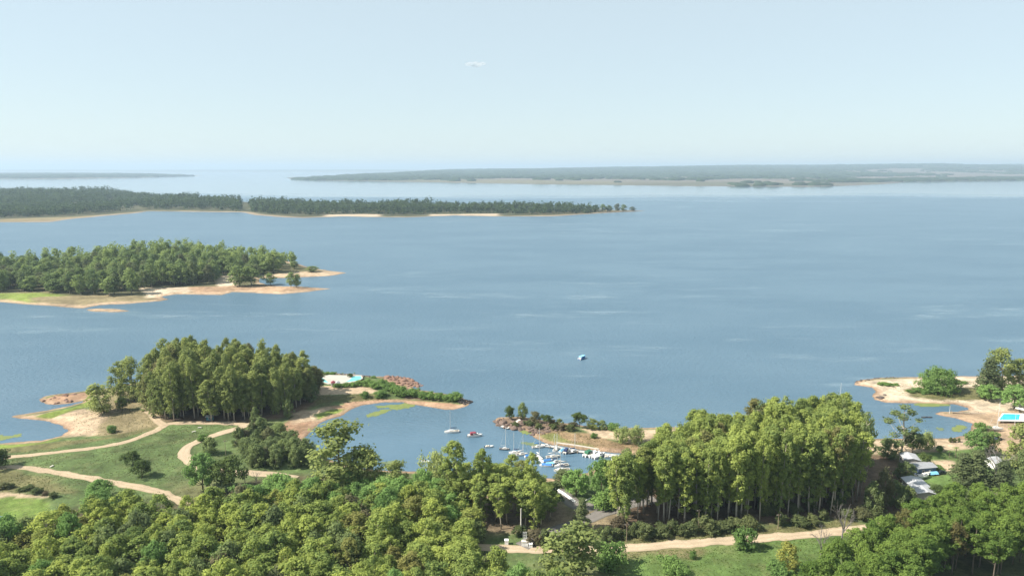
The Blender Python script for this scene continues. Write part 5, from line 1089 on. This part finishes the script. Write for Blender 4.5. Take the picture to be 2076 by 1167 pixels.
for u, v, lab in ((2064, 836, 'white parasol behind the blue pool, left'), (2072, 838, 'white parasol behind the blue pool, right')):
    g = at(u, v); t = thing('parasol', lab, 'parasol', (g.x, g.y, main.z(g.x, g.y))); MB().tube([(0, 0, -0.3), (0, 0, 2.6)], [0.05, 0.04], 5).build('pole', M['alu'], t)
    n = 8; MB().add([(0, 0, 2.75)] + [(1.5 * math.cos(k * 6.283 / n), 1.5 * math.sin(k * 6.283 / n), 2.2) for k in range(n)], [(0, 1 + k, 1 + (k + 1) % n) for k in range(n)]).build('canopy', M['whitewash'], t)
for i, (u, v, lab) in enumerate([(405, 868, 'white picnic bench on the grass before the left grove, upper one'), (393, 876, 'white picnic bench on the grass before the left grove, lower one'), (105, 947, 'white stone bench beside the lower left track')]):
    g = at(u, v); t = thing('picnic_bench', lab, 'bench', (g.x, g.y, main.z(g.x, g.y)), i * 0.7); MB().box((0, 0, 0.45), (1.6, 0.5, 0.12)).build('seat', M['concrete'], t)
    for s in (-0.6, 0.6): MB().box((s, 0, 0.18), (0.18, 0.42, 0.42)).build('leg', M['concrete'], t)
for u, v, lab in ((676, 783, 'red-roofed hut beside the pool terrace hedge'), (685, 783.5, 'white hut beside the pool terrace hedge')):
    g = at(u, v); t = thing('beach_hut', lab, 'hut', (g.x, g.y, main.z(g.x, g.y)), 0.3); MB().box((0, 0, 1.0), (2.2, 2.0, 2.2)).build('wall', M['whitewash'], t); MB().box((0, 0, 2.5), (2.7, 2.5, 0.9), (0.1, 0.5)).build('roof', M['burgundy' if 'red' in lab else 'roof'], t); MB().box((0, -1.02, 0.9), (0.7, 0.06, 1.7)).build('door', M['door'], t)

# ------------------------------------------------------------------ the one small cloud
import bmesh
cd, nt, out = new_mat('cloud_vapour'); pv = N(nt, 'ShaderNodeVolumePrincipled'); pv.inputs['Color'].default_value = (1, 1, 1, 1); pv.inputs['Density Attribute'].default_value = ''; pv.inputs['Density'].default_value = 0.0055; nt.links.new(pv.outputs[0], out.inputs['Volume'])
bm = bmesh.new(); rc = random.Random(9)
for k in range(14):
    r = rc.uniform(20, 50); m4 = Matrix.Translation((rc.uniform(-110, 110), rc.uniform(-40, 40), rc.uniform(-14, 18))) @ Matrix.Diagonal((r * 1.5, r * 1.2, r * 0.55, 1)); bmesh.ops.create_icosphere(bm, subdivisions=2, radius=1.0, matrix=m4)
me = bpy.data.meshes.new('cloud'); bm.to_mesh(me); bm.free(); me.materials.append(cd)
o = obj('cloud', me); dist = 9000.0; dx = (968 - CU) / F; dc = -(131 - CV) / F; o.location = (dx * dist, (CP + dc * SP) * dist, CAMZ + (-SP + dc * CP) * dist); tag(o, 'single small wispy white cloud in the clear sky', 'cloud')
